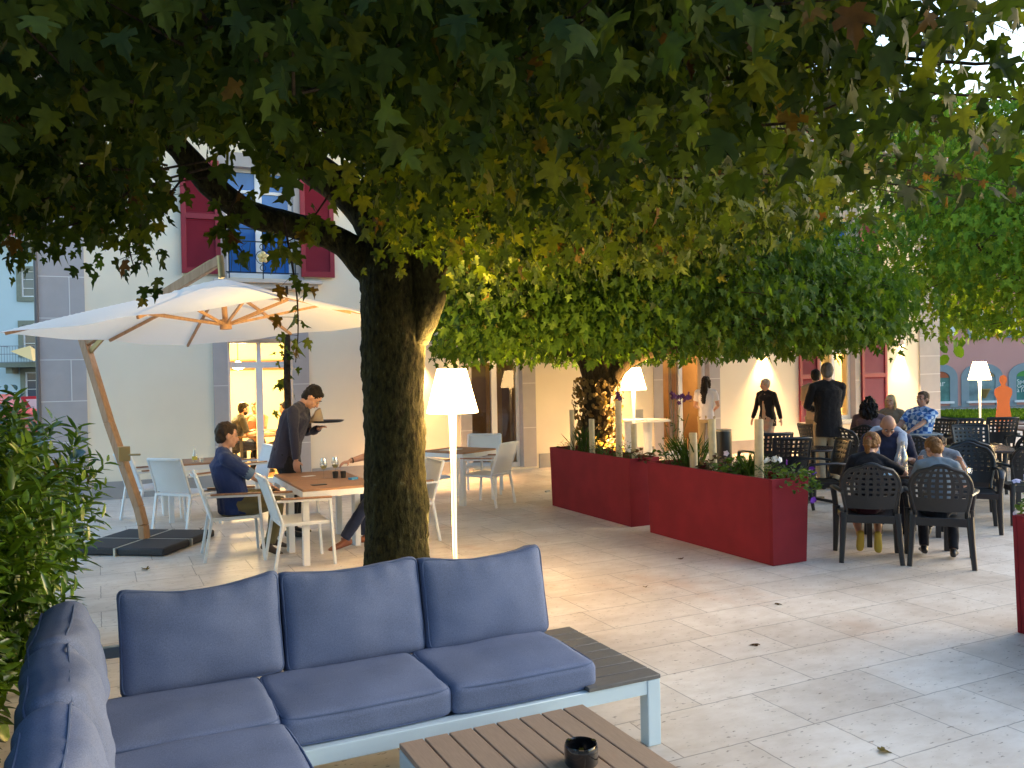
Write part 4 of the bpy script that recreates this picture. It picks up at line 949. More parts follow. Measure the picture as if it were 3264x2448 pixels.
def dark_table(x, y, w, d, rz, label, m=M_DTABLE, round_=False):
    t = thing('terrace_table', label, 'table', (x, y, 0), rz, 'dark terrace tables')
    mb = MB()
    if round_: mb.lathe([(w / 2 - .01, .705), (w / 2, .715), (w / 2, .728), (w / 2 - .008, .735)], 36)
    else: mb.box(-w / 2, w / 2, -d / 2, d / 2, .705, .735)
    mb.build('tabletop', m, t, bevel=.006)
    if round_:
        mb = MB(); mb.tube([(0, 0, .03), (0, 0, .705)], .035, 12); mb.build('pillar', M_RESIN, t)
        for a in range(4): mb = MB(); mb.bar((0, 0, .05), (.3 * math.cos(a * 1.571 + .4), .3 * math.sin(a * 1.571 + .4), .02), .05, .035); mb.build('foot', M_RESIN, t)
    else:
        for sx in (-1, 1):
            for sy in (-1, 1): mb = MB(); mb.box(sx * (w / 2 - .06) - .025, sx * (w / 2 - .06) + .025, sy * (d / 2 - .06) - .025, sy * (d / 2 - .06) + .025, 0, .7045); mb.build('leg', M_RESIN, t, bevel=.004)
    return t
dark_table(7.48, 6.22, .82, .82, H(46), 'dark table between the two children and the bald man')
dark_table(10.28, 7.45, .9, .9, H(40), 'dark shiny table reflecting warm light behind the children')
dark_table(11.82, 9.85, 1.0, .8, H(35), 'pale grey topped table in front of the checked shirt', mat('pale_table', (.42, .44, .46), .25))
dark_table(14.75, 10.55, 1.4, .8, H(30), 'reddish brown table in the back row below the far floor lamp', mat('redbrown_table', (.20, .10, .08), .3))
dark_table(14.4, 9.1, 1.2, .8, H(30), 'reddish brown table in the back row by the right edge', MATS['redbrown_table'])
dark_table(8.72, 8.70, .7, .7, 0, 'round brown table right of the two empty straight chairs', round_=True)
# objects on the children's table
t = thing('carafe', 'clear glass water bottle on the children\'s table', 'bottle', (7.32, 6.10, .736))
mb = MB(); mb.lathe([(.045, 0), (.048, .01), (.048, .17), (.022, .25), (.017, .30), (.02, .32)], 24); mb.build('bottle_body', glass_mat('clear_bottle', (.85, .92, .97), mixf=.3), t)
mb = MB(); mb.lathe([(.019, .285), (.019, .325)], 16); mb.build('cap', mat('grey_cap', (.4, .42, .45), .4), t)
small('blue_booklet', 'light blue booklet on the table by the ponytailed child', 'booklet', 7.12, 6.12, .736, lambda b: b.box(-.1, .1, -.07, .07, 0, .006), mat('pale_blue', (.25, .45, .6), .6), R(30))
t = thing('tealight', 'small burning tealight in a glass standing low right of the short haired child', 'candle', (7.80, 5.72, .736))
mb = MB(); mb.lathe([(.03, 0), (.034, .06), (.031, .06), (.027, .006)], 18); mb.build('glass', GL, t)
mb = MB(); mb.ell((0, 0, .035), (.009, .009, .018)); mb.build('flame', mat('flame', (1, .7, .3), .5, emit=(1, .6, .2), estr=30), t)

# bin, bar tables, spotlight box ---------------------------------------------
t = thing('ash_bin', 'black cylindrical bin against the facade left of the blazer woman', 'bin', (9.82, 11.9, 0))
mb = MB(); mb.lathe([(.15, 0), (.155, .02), (.155, .74), (.148, .76), (.13, .76), (.125, .70)], 28); mb.build('body', M_BLACK, t)
mb = MB(); mb.lathe([(.157, .735), (.157, .765), (.14, .77), (.1, .765)], 28); mb.build('rim', mat('steel_rim', (.35, .33, .30), .3, metal=.9), t)
def cocktail(x, y, z, r, label, m):
    t = thing('standing_table', label, 'table', (x, y, 0))
    mb = MB(); mb.lathe([(r, z - .03), (r, z - .005), (r - .01, z)], 32); mb.build('tabletop', m, t)
    mb = MB(); mb.lathe([(.16, 0), (.12, .05), (.07, z * .5), (.09, z - .03)], 24); mb.build('pedestal', mat('pale_column', (.62, .66, .7), .5), t)
    return t
cocktail(8.35, 12.6, .98, .30, 'white high table between the ivy trunk and the middle lamp', M_WHITE)
cocktail(9.25, 13.35, .90, .42, 'round white high table with grey box on it, right of the middle lamp', M_WHITE)
small('menu_box', 'small grey box standing on the round white high table', 'box', 9.0, 13.3, .90, lambda b: b.box(-.09, .09, -.05, .05, 0, .2), mat('grey_card', (.3, .3, .31), .6))
sb = thing('ground_spotlight', 'dark square ground spotlight at the foot of the big trunk', 'spotlight', (2.60, 7.02, 0))
mb = MB(); mb.box(-.11, .11, -.10, .10, 0, .20); mb.build('housing', M_BLACK, sb, bevel=.01)
mb = MB(); mb.lathe([(.075, .2), (.075, .204)], 24); mb.build('lens', mat('spot_glow', (1, .8, .5), .5, emit=(1, .62, .25), estr=6), sb)
pt_light('beam', (0, 0, .215), 750, (1, .66, .22), .06, 'SPOT', (R(180), R(4), 0), R(150), .9, parent=sb)
s2 = thing('ground_spotlight', 'hidden uplight shining up the ivy covered trunk', 'spotlight', (7.26, 10.76, 0))
mb = MB(); mb.box(-.07, .07, -.07, .07, 0, .10); mb.build('housing', M_BLACK, s2, bevel=.01)
pt_light('beam', (0, 0, .12), 900, (1, .60, .20), .04, 'SPOT', (R(180 - 20), R(-26), 0), R(100), .6, parent=s2)
# pebbles ring
mb = MB()
for k in range(260):
    a = RNG.uniform(0, 6.28); r = RNG.uniform(.42, .82); x, y = 6.80 + r * math.cos(a), 11.14 + r * math.sin(a); q = RNG.uniform(.018, .04)
    mb.ell((x, y, q * .4), (q, q * RNG.uniform(.6, 1), q * .6), n=8, m=5)
pb = mb.build('pebbles', mat('white_pebble', (.62, .60, .56), .8, var=.15, scale=20)); struct(pb, 'stuff'); tag(pb, 'white pebbles round the foot of the ivy covered trunk', 'pebbles')
# fallen leaves
pts_ = [(1.2, 5.3), (.4, 8.9), (1.1, 11.0), (4.1, 6.0), (3.9, 4.4), (4.7, 5.1), (5.0, 6.7), (6.2, 11.3), (3.3, 2.9)]
for k, (x, y) in enumerate(pts_):
    me = leaf_mesh('fallen_leaf', [(0, 0, .006)], [(math.cos(k * 2.3), math.sin(k * 2.3), .05)], [(0, .1, 1)], [RNG.uniform(.04, .08)], MAPLE, [RNG.uniform(.88, 1)], curl=.25)
    o = raw('fallen_leaf', me, M_TREELEAF); o.location = (x, y, 0.002)
    tag(o, 'dry brown fallen leaf on the pale paving', 'leaf', 'fallen leaves on the paving')
# ------------------------------------------------------------------ trees
def limb(mb, pts, radii, n=14, wob=.12, seed=0, sub=6):
    """smoothly interpolated, knobbly limb"""
    P = [Vector(p) for p in pts]; out = []; rr = []
    for i in range(len(P) - 1):
        p0, p1, p2, p3 = P[max(i - 1, 0)], P[i], P[i + 1], P[min(i + 2, len(P) - 1)]
        for k in range(sub):
            t = k / sub; a = .5 * ((2 * p1) + (p2 - p0) * t + (2 * p0 - 5 * p1 + 4 * p2 - p3) * t * t + (-p0 + 3 * p1 - 3 * p2 + p3) * t ** 3)
            out.append(a); rr.append(radii[i] * (1 - t) + radii[i + 1] * t)
    out.append(P[-1]); rr.append(radii[-1])
    o = len(mb.v); mb.tube(out, rr, n)
    k = len(out)
    for i in range(k):
        for j in range(n):
            q = Vector(mb.v[o + i * n + j]); d = (q - out[i]); qq = Vector((q.x, q.y, q.z * .45)); s = 1 + wob * (noise.noise(q * 3.2 + Vector((seed, 0, 0))) + .5 * noise.noise(q * 9 + Vector((seed, 3, 0)))) + (.055 * abs(noise.noise(qq * 24)) + .03 * noise.noise(qq * 55) if sub > 6 else 0)
            mb.v[o + i * n + j] = tuple(out[i] + d * s)
T1 = (2.25, 6.91)
tree1 = thing('maple_tree', 'big maple with a thick mossy trunk, its crown spreading over the whole terrace', 'tree', (T1[0], T1[1], 0))
tk = MB()
limb(tk, [(2.23, 6.90, -.02), (2.24, 6.90, .4), (2.24, 6.91, 1.5), (2.25, 6.92, 2.25), (2.26, 6.93, 2.64), (2.27, 6.92, 3.0), (2.3, 6.93, 3.25)], [.31, .262, .245, .262, .285, .24, .14], 110, .09, 0, 30)
limb(tk, [(2.19, 6.95, 2.62), (1.86, 7.01, 2.92), (1.49, 7.07, 3.05), (1.12, 7.03, 3.13), (.81, 6.96, 3.33), (.57, 6.86, 3.58), (.32, 6.76, 3.8), (-.2, 6.6, 4.1)], [.17, .125, .11, .10, .10, .085, .06, .03], 14, .2, 2)
limb(tk, [(2.27, 6.92, 2.80), (2.03, 7.04, 3.25), (1.66, 7.11, 3.54), (1.38, 7.14, 3.80), (1.16, 7.14, 4.08), (.99, 7.11, 4.34), (.7, 7.0, 4.8)], [.20, .155, .14, .12, .10, .08, .04], 14, .2, 3)
limb(tk, [(2.29, 6.91, 2.9), (2.24, 7.1, 3.54), (2.21, 7.3, 4.13), (2.21, 7.42, 4.9)], [.17, .13, .10, .05], 14, .2, 4)
limb(tk, [(2.40, 6.80, 2.10), (2.47, 6.70, 2.47), (2.44, 6.72, 2.82), (2.40, 6.88, 3.15), (2.73, 6.92, 3.37), (3.33, 6.86, 3.57), (4.23, 6.76, 3.96), (5.2, 6.7, 4.3)], [.10, .15, .13, .12, .10, .09, .06, .03], 14, .22, 5)
limb(tk, [(2.42, 6.86, 2.25), (2.60, 7.00, 2.50), (2.76, 7.12, 2.74), (2.95, 7.2, 2.93), (3.2, 7.1, 3.1), (3.6, 6.9, 3.25), (4.2, 6.6, 3.45)], [.10, .075, .06, .055, .045, .035, .02], 12, .15, 6)
limb(tk, [(2.27, 6.92, 3.0), (2.7, 7.16, 3.58), (3.13, 7.41, 4.23), (3.5, 7.69, 5.02)], [.15, .11, .08, .04], 12, .2, 7)
limb(tk, [(2.25, 6.8, 2.95), (2.1, 6.2, 3.35), (1.9, 5.4, 3.6), (1.8, 4.6, 3.75)], [.13, .09, .06, .03], 12, .2, 8)
bw(tk, 'trunk', M_BARK, tree1, smooth_angle=180)
def crown(name, n_cl, sampler, per, spread, size, mat_, parent, tint=(0, .8), shape=MAPLE, droop=1.0, keep=None, twigs=True, origin=None, mature=.05):
    Cs, Ts, Ns, Ss, Ti = [], [], [], [], []; tw = MB()
    loc = np.array(parent.location)
    for k in range(n_cl):
        c = sampler()
        m_ = RNG.integers(int(per * .6), int(per * 1.4)); ct = RNG.uniform(*tint)
        outd = c - np.array([loc[0], loc[1], c[2]]); outd = outd / (np.linalg.norm(outd) + 1e-6)
        P = c + RNG.normal(size=(m_, 3)) * np.array([spread, spread, spread * .55])
        if keep is not None: P = P[keep(P)]
        q = len(P)
        if not q: continue
        Cs.append(P); Ts.append(np.array([0, 0, -droop]) + outd * .55 + unit(q) * .65); Ns.append(outd * .5 + np.array([0, 0, .6]) + unit(q) * .8)
        Ss.append(RNG.uniform(size * .62, size * 1.2, q)); t = ct + RNG.normal(0, .09, q)
        t[RNG.random(q) < mature] = RNG.uniform(.85, 1.0); Ti.append(np.clip(t, 0, 1))
        if twigs and k % 3 == 0:
            e = c + outd * .25; s = c - outd * RNG.uniform(.4, .9) + np.array([0, 0, RNG.uniform(0, .35)])
            tw.tube([s, (s + e) / 2 + RNG.normal(size=3) * .05, e], [.009, .006, .002], 5, cap=False)
    C = np.vstack(Cs) - loc
    me = leaf_mesh(name, C, np.vstack(Ts), np.vstack(Ns), np.concatenate(Ss), shape, np.concatenate(Ti))
    o = raw(name, me, mat_, parent)
    if twigs: bw(tw, 'twigs', M_BARK2, parent)
    return o
CAMP = np.array([0, 0, 1.83])
def s1():
    while True:
        a = RNG.uniform(0, 2 * math.pi); r = 5.1 * math.sqrt(RNG.uniform(0, 1)); x, y = T1[0] + r * math.cos(a), T1[1] + r * math.sin(a)
        if y < 1.2: continue
        rr = r / 5.1
        zb = 2.78 + .30 * noise.noise(Vector((x * .9, y * .9, 0))) + .10 * (1 - rr)
        zt = 3.3 + 2.3 * (1 - rr ** 3)
        if x > 3.8: zb += .16
        if x > 4.6 : zb += .15 + (x - 4.6) * .12
        az = math.degrees(math.atan2(y - T1[1], x - T1[0]))
        if -84 < az < -18 and r > 3.45 and RNG.random() < .96: continue
        # clipped clear of the upper window and of the parasol below it
        if y > 4.2 and .05 < x / y < .30: zb = max(zb, 1.95 + .262 * math.hypot(x, y))
        if y > 7.3 and x < 2.9: continue
        if zt < zb + .2: continue
        z = zb + (zt - zb) * RNG.uniform(0, 1) ** 1.35
        # the far right rim of the crown is thin: sky shows between the sprays
        if x > 4.6 and z > 3.0 and y < 6.8 and RNG.random() < min(.93, (x - 4.6) * .42 + max(0, z - 3.2) * .35): continue
        return np.array([x, y, z])
def keep1(P):
    d = np.linalg.norm(P - CAMP, axis=1)
    r = np.hypot(P[:, 0] - T1[0], P[:, 1] - T1[1])
    az = np.degrees(np.arctan2(P[:, 1] - T1[1], P[:, 0] - T1[0]))
    thin = (az > -84) & (az < -22) & (r > 3.5) & (P[:, 2] > 3.0) & (RNG.random(len(P)) < .7)
    return ~thin & (d > 2.15) & (P[:, 2] > 2.38) & ~((P[:, 1] > 4.2) & (P[:, 0] / P[:, 1] > .07) & (P[:, 0] / P[:, 1] < .285) & (P[:, 2] < 1.88 + .255 * np.hypot(P[:, 0], P[:, 1]))) & ~((r < .45) & (P[:, 2] < 3.0))
crown('crown', 3000, s1, 23, .25, .088, M_TREELEAF, tree1, tint=(.12, .72), keep=lambda P: keep1(P) & ~((P[:, 1] > 8.9) & (P[:, 0] < 3.4)), mature=.012)
# drooping sprays (thin twigs with their own leaves)
def spray(pts, n, size, tint, parent, name='leaf_spray', brown=0.1, m=M_TREELEAF):
    loc = np.array(parent.location); P = [Vector(p) - Vector(loc) for p in pts]
    mb = MB(); limb(mb, P, list(np.linspace(.008, .003, len(P))), 6, 0); 
    C, T = [], []
    for k in range(n):
        t = RNG.uniform(.1, 1) * (len(P) - 1); i = min(int(t), len(P) - 2); p = P[i].lerp(P[i + 1], t - i)
        d = Vector(RNG.normal(size=3)) * .05; q = p + d; mb.tube([p, q], .0018, 4, cap=False); C.append(q); T.append(d.normalized() * .6 + Vector((0, 0, -.9)))
    mb.build(name + '_twig', M_BARK2, parent)
    ti = RNG.uniform(*tint, n); ti[RNG.random(n) < brown] = RNG.uniform(.88, 1)
    raw(name, leaf_mesh(name, C, T, unit(n) + np.array([-.4, -.8, .2]), RNG.uniform(size * .6, size * 1.15, n), MAPLE, ti, curl=.35), m, parent)
spray([(1.12, 5.69, 2.87), (1.16, 5.67, 2.59), (1.19, 5.66, 2.35), (1.19, 5.65, 2.11), (1.17, 5.65, 1.92)], 18, .10, (.5, .8), tree1, brown=.3)
spray([(.26, 5.78, 3.03), (.08, 5.75, 2.87), (-.12, 5.74, 2.75), (-.34, 5.73, 2.72)], 30, .11, (.35, .7), tree1)
spray([(.55, 5.97, 3.15), (.37, 5.84, 2.9), (.21, 5.8, 2.70), (.22, 5.67, 2.50)], 30, .11, (.35, .7), tree1)
spray([(.0, 5.4, 3.0), (-.25, 5.3, 2.8), (-.5, 5.2, 2.72), (-.7, 5.1, 2.7)], 30, .11, (.35, .7), tree1)
spray([(.9, 5.9, 3.1), (.8, 5.85, 2.9), (.78, 5.8, 2.75), (.9, 5.8, 2.62)], 22, .105, (.4, .75), tree1)
spray([(1.5, 6.0, 3.1), (1.35, 5.9, 2.9), (1.2, 5.9, 2.75), (1.0, 5.85, 2.72)], 22, .105, (.4, .75), tree1)
for k in range(26):
    a = RNG.uniform(-.3, 1.2); x = 2.9 + k * .06; y = 6.4 + RNG.uniform(-1.3, .4)
    spray([(x, y, 3.2), (x + .1, y - .1, 2.95), (x + .15, y - .2, 2.70 + RNG.uniform(-.05, .1))], 16, .10, (.4, .8), tree1)
for k in range(8):
    x = 4.9 + k * .22; y = 5.1 + RNG.uniform(-1.2, 1.3); z = 3.1 + RNG.uniform(0, 1.1)
    spray([(x - .5, y + .3, z + .1), (x, y, z), (x + .4, y - .2, z - .1)], 22, .10, (.1, .45), tree1)

tree2 = thing('maple_tree', 'second maple with a low flat clipped crown, its ivy covered trunk behind the far planter', 'tree', (6.80, 11.14, 0))
tk = MB()
limb(tk, [(6.78, 11.14, -.02), (6.80, 11.14, .6), (6.81, 11.14, 1.3), (6.83, 11.14, 1.7), (6.85, 11.12, 2.1), (6.86, 11.1, 2.7)], [.27, .225, .215, .235, .22, .15], 26, .16, 11)
limb(tk, [(6.90, 11.09, 1.62), (7.25, 10.85, 2.02), (7.84, 10.32, 2.22), (8.45, 9.81, 2.4), (9.2, 9.4, 2.6)], [.17, .13, .10, .07, .04], 14, .2, 12)
limb(tk, [(6.77, 11.16, 1.7), (6.6, 11.3, 2.1), (5.95, 11.57, 2.4), (5.5, 11.7, 2.6)], [.15, .12, .09, .05], 14, .2, 13)
limb(tk, [(6.85, 11.1, 1.9), (7.3, 11.9, 2.5), (8, 12.6, 2.8)], [.14, .1, .05], 12, .2, 14)
bw(tk, 'trunk', M_BARK2, tree2, smooth_angle=180)
# ivy on the trunk
n = 900; a = RNG.uniform(0, 2 * math.pi, n); z = RNG.uniform(.05, 1.75, n); r = .25 + RNG.uniform(0, .13, n)
C = np.c_[r * np.cos(a) + .02, r * np.sin(a), z]; Nn = np.c_[np.cos(a), np.sin(a), np.full(n, .3)] + unit(n) * .5
raw('ivy', leaf_mesh('ivy', C, np.array([0, 0, -1]) + unit(n) * .6, Nn, RNG.uniform(.05, .09, n), ROUND, RNG.uniform(.4, .95, n)), leaf_mat('ivy_leaf', [(0, (.06, .06, .02)), (.5, (.14, .10, .04)), (1, (.24, .16, .07))]), tree2)
def s2():
    while True:
        a = RNG.uniform(0, 2 * math.pi); u = math.sqrt(RNG.uniform(0, 1)); x = 7.35 + 4.35 * u * math.cos(a) * 1.0; y = 11.05 + 3.4 * u * math.sin(a)
        if y > 14.2 or x < 4.25 + (y - 11) * .37: continue
        zb = 2.10 + .16 * noise.noise(Vector((x * 1.1, y * 1.1, 5))) + .35 * max(0, u - .8) * 5 * .3 + .035 * abs(x - 7.4)
        zt = 2.9 + 1.7 * (1 - u ** 4)
        z = zb + (zt - zb) * RNG.uniform(0, 1) ** 1.3
        return np.array([x, y, z])
crown('crown', 1500, s2, 22, .22, .105, M_TREELEAF2, tree2, tint=(.25, .8), keep=lambda P: (P[:, 2] > 1.93) & (P[:, 0] > 4.1 + (P[:, 1] - 11) * .37) & (P[:, 1] < 14.3), shape=MAPLE_LO, mature=.02)

tree3 = thing('plane_tree', 'bright green full crowned tree at the right edge behind the far tables', 'tree', (16.4, 9.6, 0))
tk = MB(); limb(tk, [(16.4, 9.6, -.02), (16.42, 9.6, 1.4), (16.4, 9.62, 2.6), (16.3, 9.6, 4.0), (16.4, 9.6, 6)], [.26, .22, .2, .15, .06], 16, .12, 21)
limb(tk, [(16.4, 9.6, 2.3), (15.4, 10.0, 3.3), (14.4, 10.4, 4.0)], [.13, .09, .04], 10, .15, 22); limb(tk, [(16.4, 9.6, 2.4), (16.0, 8.5, 3.3), (15.6, 7.6, 4.0)], [.13, .09, .04], 10, .15, 23); bw(tk, 'trunk', M_BARK2, tree3, smooth_angle=180)
def s3():
    while True:
        v = RNG.normal(size=3); v /= np.linalg.norm(v); u = RNG.uniform(0, 1) ** .4
        p = np.array([16.2, 9.7, 4.55]) + v * np.array([3.7, 3.7, 2.75]) * u * (1 + .22 * noise.noise(Vector(v * 2.2)))
        if p[2] < 2.35 + .12 * noise.noise(Vector(p)): continue
        return p
crown('crown', 1500, s3, 17, .26, .125, M_TREELEAF3, tree3, tint=(.15, .85), keep=lambda P: P[:, 2] > 2.3, shape=MAPLE_LO, mature=.03)
def far_tree(label, x, y, h, r, m=M_TREELEAF3, n=500, seed=0, name='far_tree'):
    t = thing(name, label, 'tree', (x, y, 0)); tk = MB(); limb(tk, [(x, y, -.02), (x + .1, y, h * .4), (x, y, h * .8)], [.3, .22, .08], 10, .1, seed); bw(tk, 'trunk', M_BARK2, t)
    def s():
        v = RNG.normal(size=3); v /= np.linalg.norm(v); return np.array([x, y, h * .62]) + v * np.array([r, r, h * .40]) * RNG.uniform(0, 1) ** .4 * (1 + .3 * noise.noise(Vector(v * 2) + Vector((seed, 0, 0))))
    crown('crown', n, s, 14, .5, .34, m, t, tint=(.1, .8), shape=ROUND, twigs=False, mature=.01)
far_tree('tall green tree seen through the leaves at the upper right, behind the bright one', 24.4, 20.0, 10.4, 2.1, seed=3)
far_tree('distant tree behind the pink house', 44, 40, 13, 5, seed=5, n=400)

# laurel hedge on the left ---------------------------------------------------------------
hd = thing('laurel_hedge', 'dense glossy laurel hedge along the left edge behind the sofa', 'hedge', (-1.1, 5.2, 0))
def sh():
    y = RNG.uniform(2.0, 7.1); f = (y - 2) / 5.1
    xc = -1.15 + .12 * math.sin(y * 1.7); hw = .62 + .62 * f ** 2 + .12 * noise.noise(Vector((y * 1.5, 0, 0)))
    zt = 1.22 + .22 * f + .12 * noise.noise(Vector((y * 2, 3, 0)))
    v = RNG.normal(size=2); v /= np.linalg.norm(v); u = RNG.uniform(.55, 1) 
    x = xc + v[0] * hw * u
    if y > 5.2 and x > -1.0: zt += .34
    z = zt * .5 + v[1] * zt * .5 * u
    if y < 4.5: x = min(x, -.42)
    return np.array([x, y, max(.06, z)])
Cs, Ts, Ns = [], [], []
for k in range(3300):
    c = sh(); cen = np.array([-1.2, c[1], .6]); o_ = c - cen; o_ /= np.linalg.norm(o_) + 1e-6; st = o_ * .6 + np.array([RNG.normal() * .25, RNG.normal() * .3 + (.25 if c[1] > 6.3 else 0), .75]); st /= np.linalg.norm(st)
    for j in range(9):
        t = j / 9 * .24; a = j * 2.4; side = np.cross(st, [math.cos(a), math.sin(a), .3]); side /= np.linalg.norm(side)
        Cs.append(c + st * t); Ts.append(st * .8 + side * .8 + np.array([0, 0, -.1])); Ns.append(st - side * .4 + RNG.normal(size=3) * .2)
Cs = np.array(Cs); kk = (Cs[:, 0] < -.46) | (Cs[:, 1] > 4.85)
n = int(kk.sum())
raw('foliage', leaf_mesh('foliage', Cs[kk] - np.array(hd.location), np.array(Ts)[kk], np.array(Ns)[kk], RNG.uniform(.09, .14, n), OVAL, np.clip(np.repeat(RNG.uniform(.05, .85, len(Cs) // 9), 9)[kk] + RNG.normal(0, .1, n), 0, 1), fold=.5, curl=.25), M_LAUREL, hd)
mb = MB()
for k in range(60):
    x, y = -1.2 + RNG.normal() * .25, RNG.uniform(2.2, 6.9); mb.tube([(x, y, 0), (x + RNG.normal() * .15, y + RNG.normal() * .1, .6), (x + RNG.normal() * .3, y + RNG.normal() * .15, 1.15)], [.014, .01, .004], 6)
bw(mb, 'stems', M_BARK2, hd)
# dark hedge core keeps the far street from showing through (dense inner twigs and dead leaves)
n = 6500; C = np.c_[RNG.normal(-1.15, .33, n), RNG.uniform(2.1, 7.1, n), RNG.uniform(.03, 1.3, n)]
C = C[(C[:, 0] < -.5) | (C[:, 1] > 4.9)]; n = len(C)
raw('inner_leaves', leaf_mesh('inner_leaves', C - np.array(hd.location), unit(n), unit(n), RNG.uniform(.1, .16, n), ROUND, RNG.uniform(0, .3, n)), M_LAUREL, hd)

# ------------------------------------------------------------------ far buildings
def facade(root, w, h, holes, m, y0=0, th=.3, x0=None):
    mb = MB(); x0 = -w / 2 if x0 is None else x0; grid_wall(mb, x0, x0 + w, 0, h, holes, y0, y0 + th); mb.box(x0, x0 + .3, y0 + th, y0 + 9, 0, h); mb.box(x0 + w - .3, x0 + w, y0 + th, y0 + 9, 0, h)
    return mb.build('wall', m, root)
M_FST = mat('far_stone', (.24, .25, .19), .9, var=.1); M_DGL = mat('dark_pane', (.05, .07, .11), .08, spec=.9)
def far_window(root, x0, x1, z0, z1, sur=M_FST, s=.22, cols=2, rows=3, sill=True, pane=M_DGL):
    mb = MB(); mb.box(x0 - s, x0, -.06, .12, z0 - s, z1 + s); mb.box(x1, x1 + s, -.06, .12, z0 - s, z1 + s); mb.box(x0, x1, -.06, .12, z1, z1 + s); mb.box(x0, x1, -.10, .12, z0 - s, z0)
    mb.build('window_surround', sur, root)
    mb = MB(); f = .07
    mb.box(x0, x0 + f, .04, .10, z0, z1); mb.box(x1 - f, x1, .04, .10, z0, z1); mb.box(x0 + f, x1 - f, .04, .10, z0, z0 + f); mb.box(x0 + f, x1 - f, .04, .10, z1 - f, z1)
    for i in range(1, cols): c = x0 + (x1 - x0) * i / cols; mb.box(c - .06, c + .06, .035, .105, z0 + f, z1 - f)
    for j in range(1, rows): c = z0 + (z1 - z0) * j / rows; mb.box(x0 + f, x1 - f, .05, .09, c - .015, c + .015)
    o = mb.build('window_frame', M_PVC, root)
    mb = MB(); mb.add([(x0, .085, z0), (x1, .085, z0), (x1, .085, z1), (x0, .085, z1)], [(0, 1, 2, 3)]); mb.build('pane', pane, o)
# pale blue house, far left
lb = thing('pale_house', 'pale blue white house with stone framed windows, a balcony and a red roof, far left', 'building', (-3.5, 50.6, 0), R(-25.8 + 8))
mpx = 44 / 1857.0
def lx(px): return (px - 45) * mpx
def lz(py): return 1.83 + (822 - py) * mpx
HL = [(lx(66 - 14), lx(96), lz(640), lz(583)), (lx(53), lx(98), lz(760), lz(700)), (lx(55), lx(100), lz(858), lz(802))]
HL = [(a, b + .25, c, d) for a, b, c, d in HL] + [(lx(-70), lx(-30), lz(640), lz(583)), (lx(-70), lx(-30), lz(858), lz(802))]
facade(lb, 16, lz(523), HL, mat('pale_blue_render', (.56, .66, .68), .9, var=.03, scale=.8), x0=-9)
for h_ in HL: far_window(lb, *h_)
mb = MB(); mb.box(-9.5, 7.5, -.6, 9.5, lz(523), lz(523) + .25); mb.build('eaves', M_PVC, lb)
mb = MB(); mb.add([(-9.5, -.7, lz(520)), (7.5, -.7, lz(520)), (3.5, 5, lz(380)), (-6, 5, lz(380)), (-9.5, 9.6, lz(520)), (7.5, 9.6, lz(520))], [(0, 1, 2, 3), (5, 4, 3, 2), (1, 5, 2), (4, 0, 3)]); mb.build('roof', tm, lb)
mb = MB(); mb.box(-9.03, 7.03, -.05, 0, 0, lz(893)); mb.build('plinth', mat('rough_stone', (.22, .24, .24), .95, var=.3, scale=3), lb)
mb = MB(); mb.box(lx(22), lx(110), -1.1, 0, lz(792), lz(782)); mb.box(lx(30), lx(42), -.8, 0, lz(805), lz(792)); bal = mb.build('balcony', M_FST, lb)
mb = MB()
for z in (lz(782), lz(765), lz(748)): mb.bar((lx(22), -1.08, z + .02), (lx(110), -1.08, z + .02), .03)
for k in range(16): x = lx(22) + k * .13; mb.bar((x, -1.08, lz(782)), (x, -1.08, lz(748)), .015)
mb.bar((lx(22), -1.08, lz(748) + .02), (lx(22), 0, lz(748) + .02), .03); mb.build('railing', mat('grey_rail', (.2, .22, .25), .5), bal)
# yellow awning in front of it
aw = thing('balcony_parasol', 'small pale yellow parasol on the balcony of the pale blue house', 'parasol', (-3.5, 50.6, 0), R(-25.8 + 8))
mb = MB(); q = 40.5 / 1857
ax, az = lx(73), lz(748); mb.add([(ax - .5, -1.5, az - .25), (ax + .7, -1.9, az - .75), (ax + 1.2, -.8, az - .7), (ax - .1, -.5, az - .3), (ax + .3, -1.2, az + .02)], [(0, 1, 4), (1, 2, 4), (2, 3, 4), (3, 0, 4)]); mb.build('cloth', mat('yellow_cloth', (.75, .55, .25), .8), aw)
mb = MB()
mb.bar((ax + .3, -1.0, lz(782)), (ax + .3, -1.15, az), .04); mb.build('post', M_WHITE, aw)
# yield sign
ys = thing('yield_sign', 'white triangular give way sign with red border behind the hedge', 'sign', (-1.62, 29.67, 0), R(-6))
mb = MB(); mb.tube([(0, .03, 0), (0, .03, 1.9)], .03, 10); mb.build('pole', mat('galvanised', (.35, .36, .37), .4, metal=.7), ys)
def tri(mb, s, y, z): mb.add([(0, y, z - s * .58), (s * .5, y, z + s * .29), (-s * .5, y, z + s * .29), (0, y + .02, z - s * .58), (s * .5, y + .02, z + s * .29), (-s * .5, y + .02, z + s * .29)], [(0, 1, 2), (5, 4, 3), (0, 3, 4, 1), (1, 4, 5, 2), (2, 5, 3, 0)])
mb = MB(); tri(mb, .95, 0, 1.10); mb.build('sign_border', mat('sign_red', (.55, .02, .04), .4), ys)
mb = MB(); tri(mb, .62, -.012, 1.11); mb.build('sign_face', mat('sign_white', (.8, .8, .8), .4), ys)
